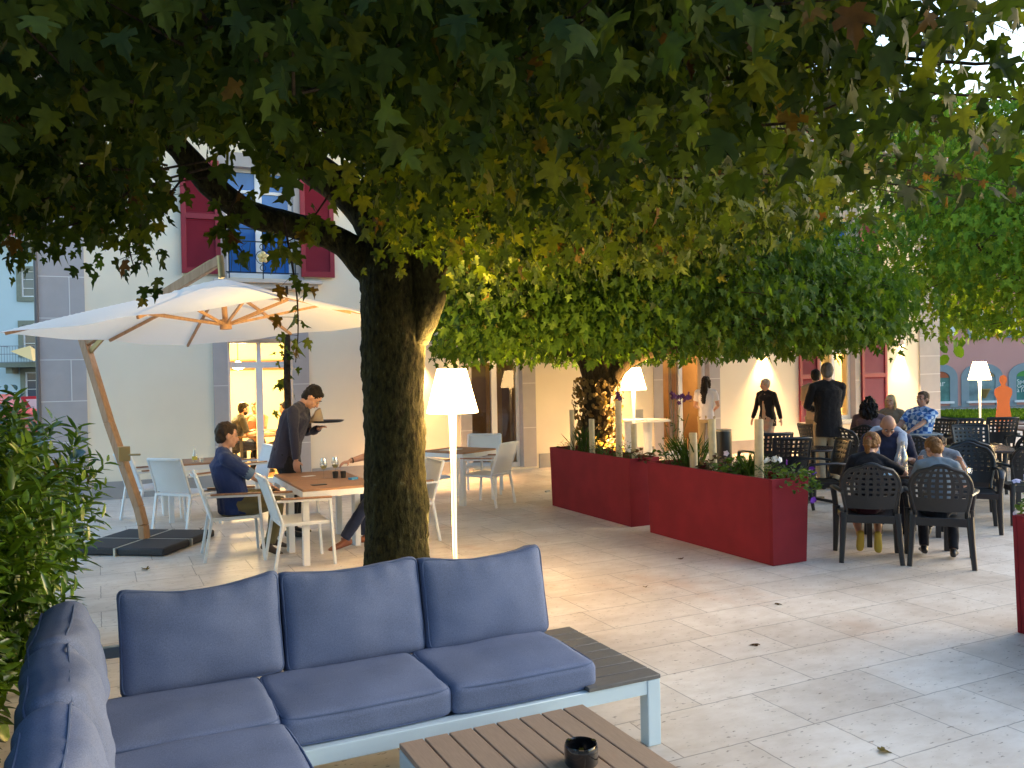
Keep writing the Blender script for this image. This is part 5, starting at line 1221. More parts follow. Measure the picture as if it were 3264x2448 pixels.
# parked orange red car behind the hedge
car = thing('parked_car', 'orange red small car behind the hedge at the far left', 'car', (-3.0, 29.6, 0), R(-20))
mb = MB(); prof = [(-1.9, .35), (-1.95, .6), (-1.85, .85), (-1.5, .95), (-1.1, 1.35), (-.5, 1.47), (.5, 1.45), (1.0, 1.05), (1.75, .88), (1.95, .65), (1.95, .35)]
for s, y in ((0, -.8), (1, .8)): pass
vs = [(x, -.8 + (.12 if z > 1 else 0), z) for x, z in prof] + [(x, .8 - (.12 if z > 1 else 0), z) for x, z in prof]; k = len(prof)
mb.add(vs, [tuple(range(k)), tuple(range(2 * k - 1, k - 1, -1))] + [(i, i + k, (i + 1) % k + k, (i + 1) % k) for i in range(k)], 0, True)
mb.build('body', mat('orange_paint', (.75, .07, .03), .25, coat=.6), car, bevel=.03, smooth_angle=50)
mb = MB(); mb.add([(-1.02, -.705, 1.0), (.92, -.76, 1.0), (.48, -.69, 1.38), (-.5, -.69, 1.40), (-.88, -.69, 1.33)], [(0, 1, 2, 3, 4)]); mb.add([(-1.47, -.6, .99), (-1.47, .6, .99), (-1.13, .55, 1.32), (-1.13, -.55, 1.32)], [(3, 2, 1, 0)]); mb.build('window', M_DGL, car)
for x in (-1.2, 1.25):
    for y in (-.8, .62): mb = MB(); mb.tube([(x, y, .3), (x, y + .18, .3)], .3, 20); wh = mb.build('wheel', M_BLACK, car); mb = MB(); mb.tube([(x, y - .005, .3), (x, y + .01, .3)], .17, 14); mb.build('rim', M_WHITE, wh)
# pink house on the right
pk = thing('pink_house', 'pink rendered house with blue grey arched shop windows, far right', 'building', (32.99, 24.02, 0), R(-25.8))
ppx = 36 / 1857.0
def qx(px): return (px - 2100) * ppx
def qz(py): return 1.83 + (786 - py) * ppx
M_PINK = mat('pink_render', (.66, .33, .29), .9, var=.04, scale=.8); M_BG = mat('blue_grey_surround', (.27, .33, .36), .9, var=.05, scale=3)
WN = [(qx(2011), qx(2052), 'bar'), (qx(2093), qx(2150), 'mid'), (qx(2195), qx(2250), 'right')]
Z0, ZS, ZA = qz(866), qz(815), qz(803)
up_ = [(qx(2020), qx(2040), qz(725), qz(660)), (qx(2098), qx(2130), qz(725), qz(660)), (qx(2180), qx(2212), qz(725), qz(660))]
holes = [(a, b, Z0, ZS) for a, b, _ in WN] + up_
facade(pk, 22, 9.5, holes, M_PINK, x0=-9)
def arch(x0, x1, n=10, s=0.0, rise=.26): 
    cx = (x0 + x1) / 2; hw = (x1 - x0) / 2 + s
    return [(cx + hw * math.cos(math.pi * (1 - i / n)), ZS + (rise + s) * math.sin(math.pi * i / n)) for i in range(n + 1)]
for a, b, nm in WN:
    s = .32; mb = MB(); o1 = [(a - s, Z0 - .25)] + arch(a, b, 12, s) + [(b + s, Z0 - .25)]; i1 = [(a, Z0 - .25)] + arch(a, b, 12, 0) + [(b, Z0 - .25)]
    k = len(o1); vs = [(x, -.05, z) for x, z in o1] + [(x, -.05, z) for x, z in i1] + [(x, .12, z) for x, z in o1] + [(x, .12, z) for x, z in i1]
    mb.add(vs, [(i, i + 1, k + i + 1, k + i) for i in range(k - 1)] + [(k + i, k + i + 1, 3 * k + i + 1, 3 * k + i) for i in range(k - 1)] + [(i, 2 * k + i, 2 * k + i + 1, i + 1) for i in range(k - 1)]); mb.build('window_surround', M_BG, pk)
    mb = MB(); pl = [(a, Z0)] + arch(a, b, 12) + [(b, Z0)]; mb.add([(x, -.012, z) for x, z in pl], [tuple(range(len(pl)))[::-1]])
    pane = mb.build('shop_window', mat('teal_pane_' + nm, {'bar': (.10, .24, .22), 'mid': (.20, .30, .32), 'right': (.06, .22, .20)}[nm], .12, var=.35, scale=2.5), pk)
    mb = MB(); at = arch(a + .03, b - .03, 12); mb.add([(x, -.02, z) for x, z in at] , [tuple(range(len(at)))[::-1]]); mb.build('transom_panel', mat('panel_' + nm, {'bar': (.42, .09, .03), 'mid': (.45, .28, .12), 'right': (.05, .28, .05)}[nm], .4), pane)
    mb = MB(); mb.box(a - .12, b + .12, -.16, 0, Z0 - .09, Z0); mb.build('sill', M_PVC, pk)
def text(body, x, z, size, parent, m, y=-.03, align='LEFT'):
    cu = bpy.data.curves.new('lettering', 'FONT'); cu.body = body; cu.size = size; cu.extrude = .004; cu.align_x = align
    o = bpy.data.objects.new('t', cu); COL.objects.link(o); dg = bpy.context.evaluated_depsgraph_get(); me = bpy.data.meshes.new_from_object(o.evaluated_get(dg)); bpy.data.objects.remove(o)
    me.materials.clear(); o = raw('lettering', me, m, parent); o.location = (x, y, z); o.rotation_euler = (R(90), 0, 0); return o
M_LET = mat('white_letters', (.75, .8, .78), .5)
text('Bar', WN[0][1] - .20, qz(833), .36, pk, M_LET, align='RIGHT')
for k, s_ in enumerate(('Spei', 'Gour', 'à l\'e')): text(s_, WN[2][0] + .03, qz(830 + k * 9.5), .24, pk, M_LET)
mb = MB()
for k in range(2): mb.lathe([(.05, 0), (.2, .34), (.24, .36), (.24, .4)], 12, c=(WN[1][0] + .62, -.08, Z0 + .1)) if k == 0 else None
mb.build('goblet_decal', mat('ochre_decal', (.32, .22, .06), .6), pk)
for a, b, c, d in up_: far_window(pk, a, b, c, d, M_BG, .12)
for x in (qx(2043), qx(2004)): mb = MB(); mb.box(x, x + .38, -.13, -.07, up_[0][2], up_[0][3]); mb.build('shutter', M_PVC, pk)
mb = MB(); mb.box(-9.02, 13.02, -.04, 0, 0, qz(876)); mb.build('plinth', mat('grey_base', (.26, .26, .27), .9), pk)
mb = MB(); mb.add([(-9.5, -.6, 9.4), (13.5, -.6, 9.4), (9, 5, 12), (-5, 5, 12), (-9.5, 9.6, 9.4), (13.5, 9.6, 9.4)], [(0, 1, 2, 3), (5, 4, 3, 2), (1, 5, 2), (4, 0, 3)]); mb.build('roof', tm, pk)
# lawn strip and far pavement
gx = Matrix.Translation((32.99, 24.02, 0)) @ Matrix.Rotation(R(-25.8), 4, 'Z')
mb = MB(); mb.add([(-4.2, -8.2, .0), (1.3, -8.8, .0), (2.8, -6.8, .0), (2.0, -3.2, .0), (-4.2, -3.2, .0)], [(0, 1, 2, 3, 4)], M=gx)
struct(mb.build('lawn', mat('lawn_green', (.05, .12, .015), .95, var=.3, scale=6, bump=.8, bscale=40)))
n = 16000; C = np.c_[RNG.uniform(-4.2, 2.3, n), RNG.uniform(-8.4, -3.3, n), np.zeros(n)]; cl = np.array([gx @ Vector(p) for p in C])
g = raw('grass', leaf_mesh('grass', cl, np.array([0, 0, 1]) + unit(n) * .35, unit(n), RNG.uniform(.07, .17, n), [(0, 0), (.12, .3), (.08, .7), (0, 1), (-.08, .7), (-.12, .3)], RNG.uniform(.2, .8, n)), M_TREELEAF3); struct(g, 'stuff'); tag(g, 'green grass strip before the pink house', 'grass')
mb = MB(); mb.add([(-12, -3.1, -.01), (14, -3.1, -.01), (14, 0, -.01), (-12, 0, -.01)], [(0, 1, 2, 3)], M=gx); struct(mb.build('pavement', mat('far_pavement', (.34, .33, .33), .9, var=.1, scale=1)))
# orange flat figure
of = thing('figure_sign', 'flat orange life size human silhouette on a foot plate, far right', 'sign', (20.9, 14.33, 0), R(-25.8))
sil = [(0, .05), (.19, .05), (.21, .40), (.17, .62), (.15, .80), (.165, .92), (.215, 1.02), (.225, 1.10), (.21, 1.17), (.12, 1.23), (.055, 1.25), (.05, 1.29), (.085, 1.36), (.09, 1.43), (.065, 1.50), (0, 1.53)]
pl = sil + [(-x, z) for x, z in sil[::-1][1:-1]]; k = len(pl)
mb = MB(); mb.add([(x, 0, z) for x, z in pl] + [(x, .03, z) for x, z in pl], [tuple(range(k)), tuple(range(2 * k - 1, k - 1, -1))] + [(i, (i + 1) % k, (i + 1) % k + k, i + k)[::-1] for i in range(k)]); mb.build('silhouette', mat('orange_board', (.85, .17, .02), .5, var=.06, scale=3), of)
mb = MB(); mb.box(-.3, .3, -.2, .23, 0, .05); mb.build('foot_plate', mat('foot_grey', (.1, .1, .1), .5), of)

# added unseen building behind the camera, put in to shade the sofa side
rb_ = thing('added_shade_building', 'added unseen plain house behind the camera, put in to shade the sofa', 'building', (-4.5, -3.4, 0))
mb = MB(); mb.box(-9.5, 8.5, -8, 0, 0, 6.8); mb.build('wall', mat('dull_render', (.30, .28, .25), .9, var=.06), rb_)
for k in range(6):
    for z in (.9, 3.9): mb = MB(); x = -8.4 + k * 2.9; mb.box(x, x + 1.1, .0, .03, z, z + 1.5); o = mb.build('window', M_DGL, rb_); mb = MB(); mb.box(x - .06, x, .0, .06, z, z + 1.5); mb.box(x + 1.1, x + 1.16, .0, .06, z, z + 1.5); mb.box(x - .06, x + 1.16, 0, .06, z + 1.5, z + 1.56); mb.box(x - .1, x + 1.2, 0, .1, z - .08, z); mb.build('frame', M_PVC, o)
mb = MB(); mb.add([(-10, .5, 6.8), (9, .5, 6.8), (6, -4, 9), (-7, -4, 9), (-10, -8.5, 6.8), (9, -8.5, 6.8)], [(0, 1, 2, 3), (5, 4, 3, 2), (1, 5, 2), (4, 0, 3), (0, 4, 5, 1)]); mb.build('roof', tm, rb_)
# ------------------------------------------------------------------ people
def remesh(mb, name, voxel, mats, parent=None, matfn=None, wr=0.0, wsc=14, seed=0, smooth=2):
    me = bpy.data.meshes.new('tmp'); me.from_pydata(mb.v, [], mb.f); me.update()
    o = bpy.data.objects.new('tmp', me); COL.objects.link(o)
    r = o.modifiers.new('r', 'REMESH'); r.mode = 'VOXEL'; r.voxel_size = voxel; r.use_smooth_shade = True
    s = o.modifiers.new('s', 'SMOOTH'); s.factor = .5; s.iterations = smooth
    dg = bpy.context.evaluated_depsgraph_get(); m2 = bpy.data.meshes.new_from_object(o.evaluated_get(dg)); bpy.data.objects.remove(o); bpy.data.meshes.remove(me)
    m2.name = name
    nv = len(m2.vertices); co = np.empty(nv * 3, np.float32); m2.vertices.foreach_get('co', co); co = co.reshape(-1, 3)
    if wr > 0:
        no = np.empty(nv * 3, np.float32); m2.vertices.foreach_get('normal', no); no = no.reshape(-1, 3)
        for i in range(nv):
            q = Vector(co[i].tolist()); co[i] += no[i] * wr * (noise.noise(Vector((q.x * wsc, q.y * wsc, q.z * wsc * .6 + seed))) + .5 * noise.noise(q * wsc * 2.3))
        m2.vertices.foreach_set('co', co.reshape(-1))
    m2.materials.clear()
    for q in (mats if isinstance(mats, (list, tuple)) else [mats]): m2.materials.append(q)
    if matfn:
        n = len(m2.polygons); c = np.empty(n * 3, np.float32); m2.polygons.foreach_get('center', c); m2.polygons.foreach_set('material_index', [int(matfn(p)) for p in c.reshape(-1, 3)])
    m2.polygons.foreach_set('use_smooth', [True] * len(m2.polygons)); m2.update()
    ob = bpy.data.objects.new(name, m2); COL.objects.link(ob)
    if parent: ob.parent = parent
    return ob
def ik(a, b, l1, l2, hint):
    a, b = Vector(a), Vector(b); d = b - a; L = min(d.length, (l1 + l2) * .999); L = max(L, abs(l1 - l2) + .01); u = d.normalized(); b2 = a + u * L
    k = (l1 * l1 - l2 * l2 + L * L) / (2 * L); h = math.sqrt(max(0, l1 * l1 - k * k)); hv = Vector(hint); hv = hv - u * hv.dot(u); hv.normalize()
    return a + u * k + hv * h, b2
def loft(mb, secs, n=18):
    """secs: list of (center, rx, ry, xdir, ydir)"""
    vs = []
    for c, rx, ry, X, Y in secs:
        for j in range(n):
            a = 2 * math.pi * j / n; ca, sa = math.cos(a), math.sin(a)
            vs.append(Vector(c) + X * (rx * math.copysign(abs(ca) ** .85, ca)) + Y * (ry * math.copysign(abs(sa) ** .85, sa)))
    k = len(secs); fs = [(i * n + j, i * n + (j + 1) % n, (i + 1) * n + (j + 1) % n, (i + 1) * n + j) for i in range(k - 1) for j in range(n)]
    mb.add(vs, fs + [tuple(range(n - 1, -1, -1)), tuple((k - 1) * n + j for j in range(n))])
def hand(mb, wr_, d, nrm, s, side, curl=.5):
    """palm and five fingers; d = pointing direction, nrm = back-of-hand normal"""
    d = Vector(d).normalized(); nrm = Vector(nrm); nrm = (nrm - d * nrm.dot(d)).normalized(); x = d.cross(nrm) * side
    wr_ = Vector(wr_); P = wr_ + d * .045 * s
    Q = Matrix((x, d, nrm)).transposed().to_quaternion()
    mb.ell(P, (.040 * s, .052 * s, .0155 * s), n=14, m=10, Q=Q)
    for k, (off, L) in enumerate(((-.030, .068), (-.010, .078), (.010, .073), (.029, .056))):
        b = wr_ + d * (.082 - abs(off) * .25) * s + x * off * s; c1 = curl * (.5 + .1 * k); p = [b - d * .02 * s, b]
        ang = 0; q = b
        for seg, f in enumerate((.45, .32, .23)):
            ang += c1 * (.7 if seg == 0 else 1.0); dd = d * math.cos(ang) - nrm * math.sin(ang); q = q + dd * L * f * s; p.append(q)
        mb.tube(p, [.0095 * s, .0095 * s, .0088 * s, .008 * s, .0065 * s], 8)
    b = wr_ + d * .022 * s - x * .028 * s; t = (d * .62 - x * .75 - nrm * (.2 + .4 * curl)).normalized(); t2 = (d * .9 - x * .35 - nrm * (.3 + .4 * curl)).normalized()
    mb.tube([b + x * .01 * s, b + t * .035 * s, b + t * .035 * s + t2 * .030 * s], [.0135 * s, .0115 * s, .0085 * s], 8)
def person(label, h, x, y, heading, pelvis=(0, 0), pz=None, lean=0, slean=0, twist=0, neck=5, hyaw=0, hpitch=0, lh=None, rh=None, lhint=None, rhint=None, lf=None, rf=None, lk=(0, 1, .2), rk=(0, 1, .2),
           fyaw=(8, -8), fpitch=(0, 0), hs=1.0, skin=None, top=None, sleeve=1.0, hem=0.0, bottom=None, leg_to=1.0, skirt=None, shoes=None, hair='short', haircol=(.02, .014, .01), vox=.011, stout=1.0, curl=.5, beard=False, extra=None, group=None, collar=True, fem=False, z0=0.0):
    s = h / 1.75; SK = skin or M_SKIN; X, Y, Z = Vector((1, 0, 0)), Vector((0, 1, 0)), Vector((0, 0, 1))
    pz = pz if pz is not None else .93 * s
    P = Vector((pelvis[0], pelvis[1], pz))
    L1 = Matrix.Rotation(R(-lean * .55), 3, 'X') @ Matrix.Rotation(R(slean), 3, 'Y'); L2 = Matrix.Rotation(R(-lean), 3, 'X') @ Matrix.Rotation(R(slean), 3, 'Y') @ Matrix.Rotation(R(-twist), 3, 'Z')
    u1, u2 = L1 @ Z, L2 @ Z; Xs, Ys = (L2 @ X).normalized(), (L2 @ Y).normalized(); Xp, Yp = X, Y
    W = P + u1 * .17 * s; Ch = W + (u1 + u2) * .5 * .17 * s; Nb = Ch + u2 * .19 * s
    shw = (.172 if fem else .188) * s * (1 + (stout - 1) * .5)
    SL, SR = Nb - u2 * .045 * s - Xs * shw, Nb - u2 * .045 * s + Xs * shw
    Ln = Matrix.Rotation(R(-(lean + neck)), 3, 'X') @ Matrix.Rotation(R(slean), 3, 'Y'); un = Ln @ Z
    Nt = Nb + un * .085 * s
    HM = Matrix.Rotation(R(slean * .5), 3, 'Y') @ Matrix.Rotation(R(-twist - hyaw), 3, 'Z') @ Matrix.Rotation(R(-(lean * .6 + hpitch)), 3, 'X')
    Hd = Nt + HM @ (Vector((0, .018, .085)) * s * hs); HQ = HM.to_quaternion()
    hp = lambda a, b, c: Hd + HM @ (Vector((a, b, c)) * s * hs)
    ua, fa, th, sh = .285 * s, .25 * s, .43 * s, .425 * s
    lh = Vector(lh) if lh else SL + Vector((-.08, .02, -.50)) * s; rh = Vector(rh) if rh else SR + Vector((.08, .02, -.50)) * s
    EL, WL = ik(SL, lh, ua, fa, lhint or (-.4, -.5, -1)); ER, WR = ik(SR, rh, ua, fa, rhint or (.4, -.5, -1))
    HL_, HR_ = P - Xp * .092 * s, P + Xp * .092 * s
    lf = Vector(lf) if lf else Vector((-.10 * s, 0, .085 * s)); rf = Vector(rf) if rf else Vector((.10 * s, 0, .085 * s))
    KL, AL = ik(HL_, lf, th, sh, lk); KR, AR = ik(HR_, rf, th, sh, rk)
    k = stout; ft = 1.05 if fem else 1
    # --- body
    mb = MB()
    tors = [(P - u1 * .10 * s, .10 * k, .085 * k, Xp, Yp), (P - u1 * .03 * s, .150 * k * ft, .105 * k, Xp, Yp), (P + u1 * .06 * s, .150 * k, .10 * k, Xp, Yp), (W, (.115 if fem else .135) * k, .092 * k, (Xp + Xs) / 2, (Yp + Ys) / 2), (Ch, .145 * k, .10 * k, Xs, Ys), (Ch + u2 * .1 * s, .160 * k, .10 * k, Xs, Ys), (Nb - u2 * .03 * s, .130, .078, Xs, Ys), (Nb + u2 * .015 * s, .06, .055, Xs, Ys)]
    loft(mb, [(c, a * s, b * s, q, r_) for c, a, b, q, r_ in tors])
    mb.tube([Nb - un * .03 * s, Nb + un * .04 * s, Nt + un * .03 * s], [.062 * s, .054 * s, .052 * s], 14)
    for S_ in (SL, SR): mb.tube([Nb + un * .035 * s, Nb.lerp(S_, .45) + u2 * .012 * s, S_], [.050 * s, .052 * s, .052 * s], 12)
    for S_, E_, W_ in ((SL, EL, WL), (SR, ER, WR)):
        mb.tube([S_, S_.lerp(E_, .3), E_, E_.lerp(W_, .3), W_], [.050 * s, .047 * s, .037 * s, .040 * s, .025 * s], 12)
        mb.ell(S_, (.056 * s,) * 3, n=12, m=8)
    for (S_, E_, W_), sd in (((SL, EL, WL), 1), ((SR, ER, WR), -1)):
        d = (W_ - E_).normalized(); inw = (Xs * sd); nr = Vector((0, 0, 1)) if abs(d.z) < .75 else -inw
        hand(mb, W_, d, nr, s * (1 if hs <= 1.05 else 1.0), sd * (-1) if abs(d.z) >= .75 else sd * (-1), curl)
    for Hp, K_, A_ in ((HL_, KL, AL), (HR_, KR, AR)):
        mb.tube([Hp, Hp.lerp(K_, .35), K_, K_.lerp(A_, .28), A_.lerp(K_, .08), A_ ], [.085 * s * k, .078 * s * k, .052 * s, .056 * s, .034 * s, .034 * s], 14)
    # head with a face
    mb.ell(hp(0, -.008, .025), tuple(q * s * hs for q in (.074, .094, .092)), n=20, m=14, Q=HQ)
    mb.ell(hp(0, .018, -.045), tuple(q * s * hs for q in (.058, .068, .068)), n=16, m=12, Q=HQ)
    mb.ell(hp(0, .062, -.088), tuple(q * s * hs for q in (.026, .022, .020)), n=12, m=8, Q=HQ)
    mb.tube([hp(0, .078, .012), hp(0, .098, -.018), hp(0, .108, -.034), hp(0, .086, -.042)], [.008 * s, .011 * s, .0155 * s, .010 * s], 10)
    for e in (-1, 1):
        mb.ell(hp(e * .030, .074, .022), tuple(q * s * hs for q in (.026, .014, .008)), n=10, m=8, Q=HQ)
        mb.ell(hp(e * .078, -.008, -.006), tuple(q * s * hs for q in (.010, .020, .032)), n=10, m=8, Q=HQ)
        mb.ell(hp(e * .036, .058, -.028), tuple(q * s * hs for q in (.024, .022, .022)), n=10, m=8, Q=HQ)
    mb.ell(hp(0, .084, -.060), tuple(q * s * hs for q in (.024, .010, .010)), n=10, m=8, Q=HQ)
    body = remesh(mb, 'person', vox, SK, smooth=2)
    body.location = (x, y, z0); body.rotation_euler.z = H(heading); tag(body, label, 'person', group)
    for e in (-1, 1):
        mb = MB(); mb.ell(hp(e * .031, .0805, .005), (.0115 * s, .0115 * s, .0105 * s), n=12, m=8); ey = mb.build('eye', mat('eye_white', (.34, .30, .27), .2), body)
        mb = MB(); mb.ell(hp(e * .031, .0895, .004), (.0058 * s, .0035 * s, .0058 * s), n=10, m=6); mb.build('iris', mat('dark_iris', (.02, .012, .008), .2), ey)
        mb = MB(); mb.tube([hp(e * .014, .090, .028), hp(e * .032, .092, .034), hp(e * .050, .080, .028)], [.003 * s, .0045 * s, .0025 * s], 6); mb.build('eyebrow', mat('brow', (.04, .025, .015), .8), body)
    mb = MB(); mb.tube([hp(-.022, .086, -.060), hp(0, .0955, -.058), hp(.022, .086, -.060)], [.003 * s, .0065 * s, .003 * s], 8); mb.build('mouth', mat('lips', (.32, .10, .08), .5), body)
    # --- clothes
    if top is not None:
        mb = MB(); o = .016 * s; lo = hem
        secs = [(P - u1 * (.06 + lo) * s, .165 * k * ft, .125 * k), (P - u1 * .02 * s, .168 * k * ft, .122 * k), (P + u1 * .07 * s, .162 * k, .116 * k), (W, (.135 if fem else .152) * k, .108 * k), (Ch, .162 * k, .118 * k), (Ch + u2 * .1 * s, .176 * k, .116 * k), (Nb - u2 * .035 * s, .150, .094), (Nb + u2 * .012 * s, .075, .070)]
        loft(mb, [(c, a * s, b * s, Xp if i < 3 else Xs, Yp if i < 3 else Ys) for i, (c, a, b) in enumerate(secs)])
        for S_, E_, W_ in ((SL, EL, WL), (SR, ER, WR)):
            mb.tube([Nb + un * .022 * s, Nb.lerp(S_, .45) + u2 * .012 * s, S_], [.060 * s, .064 * s, .064 * s], 12); mb.ell(S_, (.066 * s,) * 3, n=12, m=8)
            if sleeve <= .5: e = S_.lerp(E_, sleeve * 2); mb.tube([S_, S_.lerp(e, .5), e], [.064 * s, .062 * s, .060 * s], 12)
            else: e = E_.lerp(W_, (sleeve - .5) * 2 * .96); mb.tube([S_, S_.lerp(E_, .4), E_, E_.lerp(e, .5), e], [.064 * s, .060 * s, .052 * s, .049 * s, .042 * s], 12)
        if collar: mb.tube([Nb + u2 * .0 * s, Nb + un * .04 * s], [.074 * s, .064 * s], 14)
        tp = remesh(mb, 'shirt', max(vox, .009), top, body, wr=.007 * s, seed=x); tp.parent = body
        tp['kind_of'] = 'clothing'; del tp['kind_of']
    if bottom is not None:
        mb = MB()
        loft(mb, [(c, a * s, b * s, Xp, Yp) for c, a, b in ((P - u1 * .13 * s, .11 * k, .10 * k), (P - u1 * .04 * s, .166 * k * ft, .120 * k), (P + u1 * .06 * s, .160 * k, .112 * k), (P + u1 * .09 * s, .150 * k, .105 * k))])
        for Hp, K_, A_ in ((HL_, KL, AL), (HR_, KR, AR)):
            e = K_.lerp(A_, (leg_to - .5) * 2 * .98) if leg_to > .5 else Hp.lerp(K_, leg_to * 2)
            if leg_to > .5: mb.tube([Hp, Hp.lerp(K_, .35), K_, K_.lerp(e, .4), e], [.098 * s * k, .090 * s * k, .070 * s, .066 * s, .058 * s], 14)
            else: mb.tube([Hp, Hp.lerp(e, .5), e], [.098 * s * k, .092 * s * k, .080 * s * k], 14)
        remesh(mb, 'trousers' if leg_to > .6 else 'shorts', max(vox, .009), bottom, body, wr=.006 * s, seed=x + 3)
    if skirt is not None:
        m_, zl, wid = skirt; mb = MB()
        loft(mb, [(P + u1 * .08 * s, .150 * s * k, .105 * s * k, X, Y), (P - Z * .05 * s, .180 * s * k, .130 * s * k, X, Y), ((P + (KL + KR) / 2) / 2, wid * .9 * s, .15 * s, X, Y), (Vector(((KL.x + KR.x) / 2, (KL.y + KR.y) / 2, zl)), wid * s, .17 * s, X, Y)])
        remesh(mb, 'skirt', .012, m_, body, wr=.016 * s, wsc=9)
    for (A_, K_), fy, fp, e in (((AL, KL), fyaw[0], fpitch[0], -1), ((AR, KR), fyaw[1], fpitch[1], 1)):
        mb = MB(); FM = Matrix.Rotation(R(fy), 3, 'Z') @ Matrix.Rotation(R(-fp), 3, 'X'); f = lambda a, b, c: A_ + FM @ (Vector((a, b, c)) * s)
        loft(mb, [(f(0, b, c), a * s, r_ * s, FM @ X, FM @ Z) for b, c, a, r_ in ((-.075, -.042, .022, .025), (-.06, -.045, .036, .036), (0, -.040, .040, .042), (.07, -.052, .045, .030), (.13, -.058, .047, .024), (.17, -.062, .036, .018), (.185, -.064, .016, .010))], 14)
        mb.tube([f(0, -.01, -.03), f(0, -.01, .02)], [.044 * s, .040 * s], 12)
        remesh(mb, 'shoe', .009, shoes or M_BLACK, body, smooth=1)
    hm = mat('hair_%d' % int(haircol[0] * 1000 + haircol[1] * 7000), haircol, .55, var=.35, scale=30, bump=.5, bscale=120, stretch=(1, 1, .3), sheen=.03, spec=.2)
    if hair != 'bald':
        mb = MB(); vx = .008
        mb.ell(hp(0, -.020, .036), tuple(q * s * hs for q in (.084, .096, .096)), n=18, m=12, Q=HQ)
        mb.ell(hp(0, -.048, -.012), tuple(q * s * hs for q in (.074, .060, .075)), n=16, m=10, Q=HQ)
        if hair == 'short': mb.ell(hp(0, .030, .082), tuple(q * s * hs for q in (.062, .052, .030)), n=14, m=10, Q=HQ)
        if hair == 'receding': pass
        if hair in ('long', 'curly', 'blonde'):
            wd = {'long': .075, 'curly': .135, 'blonde': .075}[hair]; ln = {'long': .44, 'curly': .34, 'blonde': .24}[hair]
            b = hp(0, -.06, .0); mb.tube([hp(0, -.05, .03), b, b - Z * ln * .5 * s - HM @ Y * .055 * s, b - Z * ln * s - HM @ Y * .075 * s], [.075 * s, wd * s, wd * 1.05 * s, .035 * s], 14, ry=[.06 * s, .065 * s if hair != 'curly' else .085 * s, .05 * s if hair != 'curly' else .075 * s, .02 * s], flat=tuple(HM @ X))
            for e in (-1, 1): mb.tube([hp(e * .06, .0, .04), hp(e * .078, -.01, -.05), hp(e * .082, -.005, -.05) - Z * ln * .45 * s], [.035 * s, .032 * s, .016 * s], 10)
        if hair == 'pony':
            b = hp(0, -.105, .0); q = b - Z * .20 * s - HM @ Y * .05 * s; mb.tube([hp(0, -.08, .02), b, b.lerp(q, .5) - HM @ Y * .025 * s, q], [.030 * s, .026 * s, .045 * s, .012 * s], 12)
        wrl = {'curly': .028, 'long': .014, 'blonde': .012}.get(hair, .010)
        ho = remesh(mb, 'hair', vx, hm, body, wr=wrl, wsc=26 if hair != 'curly' else 22, seed=h * 9)
        if hair == 'pony':
            mb = MB(); b = hp(0, -.100, .005); mb.tube([b, b - HM @ Y * .012], .031 * s, 12); mb.build('hair_band', mat('pink_band', (.5, .08, .12), .6), ho)
    else:
        mb = MB(); mb.ell(hp(0, -.050, -.020), tuple(q * s * hs for q in (.081, .055, .040)), n=16, m=10, Q=HQ); remesh(mb, 'hair', .009, hm, body, wr=.003)
    if beard:
        mb = MB(); mb.ell(hp(0, .024, -.066), tuple(q * s * hs for q in (.062, .067, .052)), n=14, m=10, Q=HQ); remesh(mb, 'beard', .009, hm, body, wr=.003)
    if extra: extra(body, dict(P=P, Nb=Nb, SL=SL, SR=SR, EL=EL, ER=ER, WL=WL, WR=WR, Xs=Xs, Ys=Ys, u2=u2, s=s, Hd=Hd, hp=hp, HM=HM, Ch=Ch, KL=KL, KR=KR))
    return body
C_ = lambda n, c, **k: fabric(n, c, k.get('var', .12), sheen=.15)
NAVY = C_('navy_shirt', (.018, .035, .12)); OLIVE = C_('olive_trousers', (.16, .13, .06)); SLATE = C_('slate_shirt', (.035, .036, .065)); DARKT = C_('dark_trousers', (.012, .013, .02)); JEANS = C_('dark_jeans', (.02, .028, .06))
BROWNS = mat('brown_shoe', (.06, .03, .015), .5); TANS = mat('tan_shoe', (.22, .07, .03), .5); KHAKI = C_('khaki_trousers', (.36, .28, .16)); WHT = C_('white_tee', (.7, .68, .75)); BLZ = C_('dark_blazer', (.012, .011, .014)); 
SEAT = .545
def seated_feet(s, spread=.12, fx=.40, back=0.0): return dict(lf=(-spread, fx - back, .085 * s), rf=(spread, fx + .04 - back, .085 * s), lk=(-.15, .6, 1), rk=(.15, .6, 1))
# the two men and the waiter at the near teak table
def cuffs(b, q):
    for E_, S_ in ((q['EL'], q['SL']), (q['ER'], q['SR'])):
        d = (E_ - S_).normalized(); c = E_ - d * .015; mb = MB(); mb.tube([c - d * .045, c + d * .03], [.064, .062], 14); mb.build('rolled_cuff', C_('cuff_blue', (.10, .16, .26)), b)
person('man in a navy shirt with rolled sleeves and olive trousers, seated in profile', 1.80, 1.30, 9.20, 92, pelvis=(0, -.05), pz=.525, lean=-14, neck=24, hpitch=16, hyaw=-6,
       lh=(-.10, .36, .66), rh=(.10, .40, .64), lhint=(-.8, -.6, -.5), rhint=(.8, -.6, -.5), lf=(-.08, .34, .14), rf=(.12, .28, .11), lk=(-.1, .8, .8), rk=(.15, .8, .8), fpitch=(18, 25), top=NAVY, sleeve=.46, bottom=OLIVE, shoes=BROWNS, haircol=(.035, .022, .014), vox=.008, stout=1.34, hs=1.07, extra=cuffs, hem=.02)
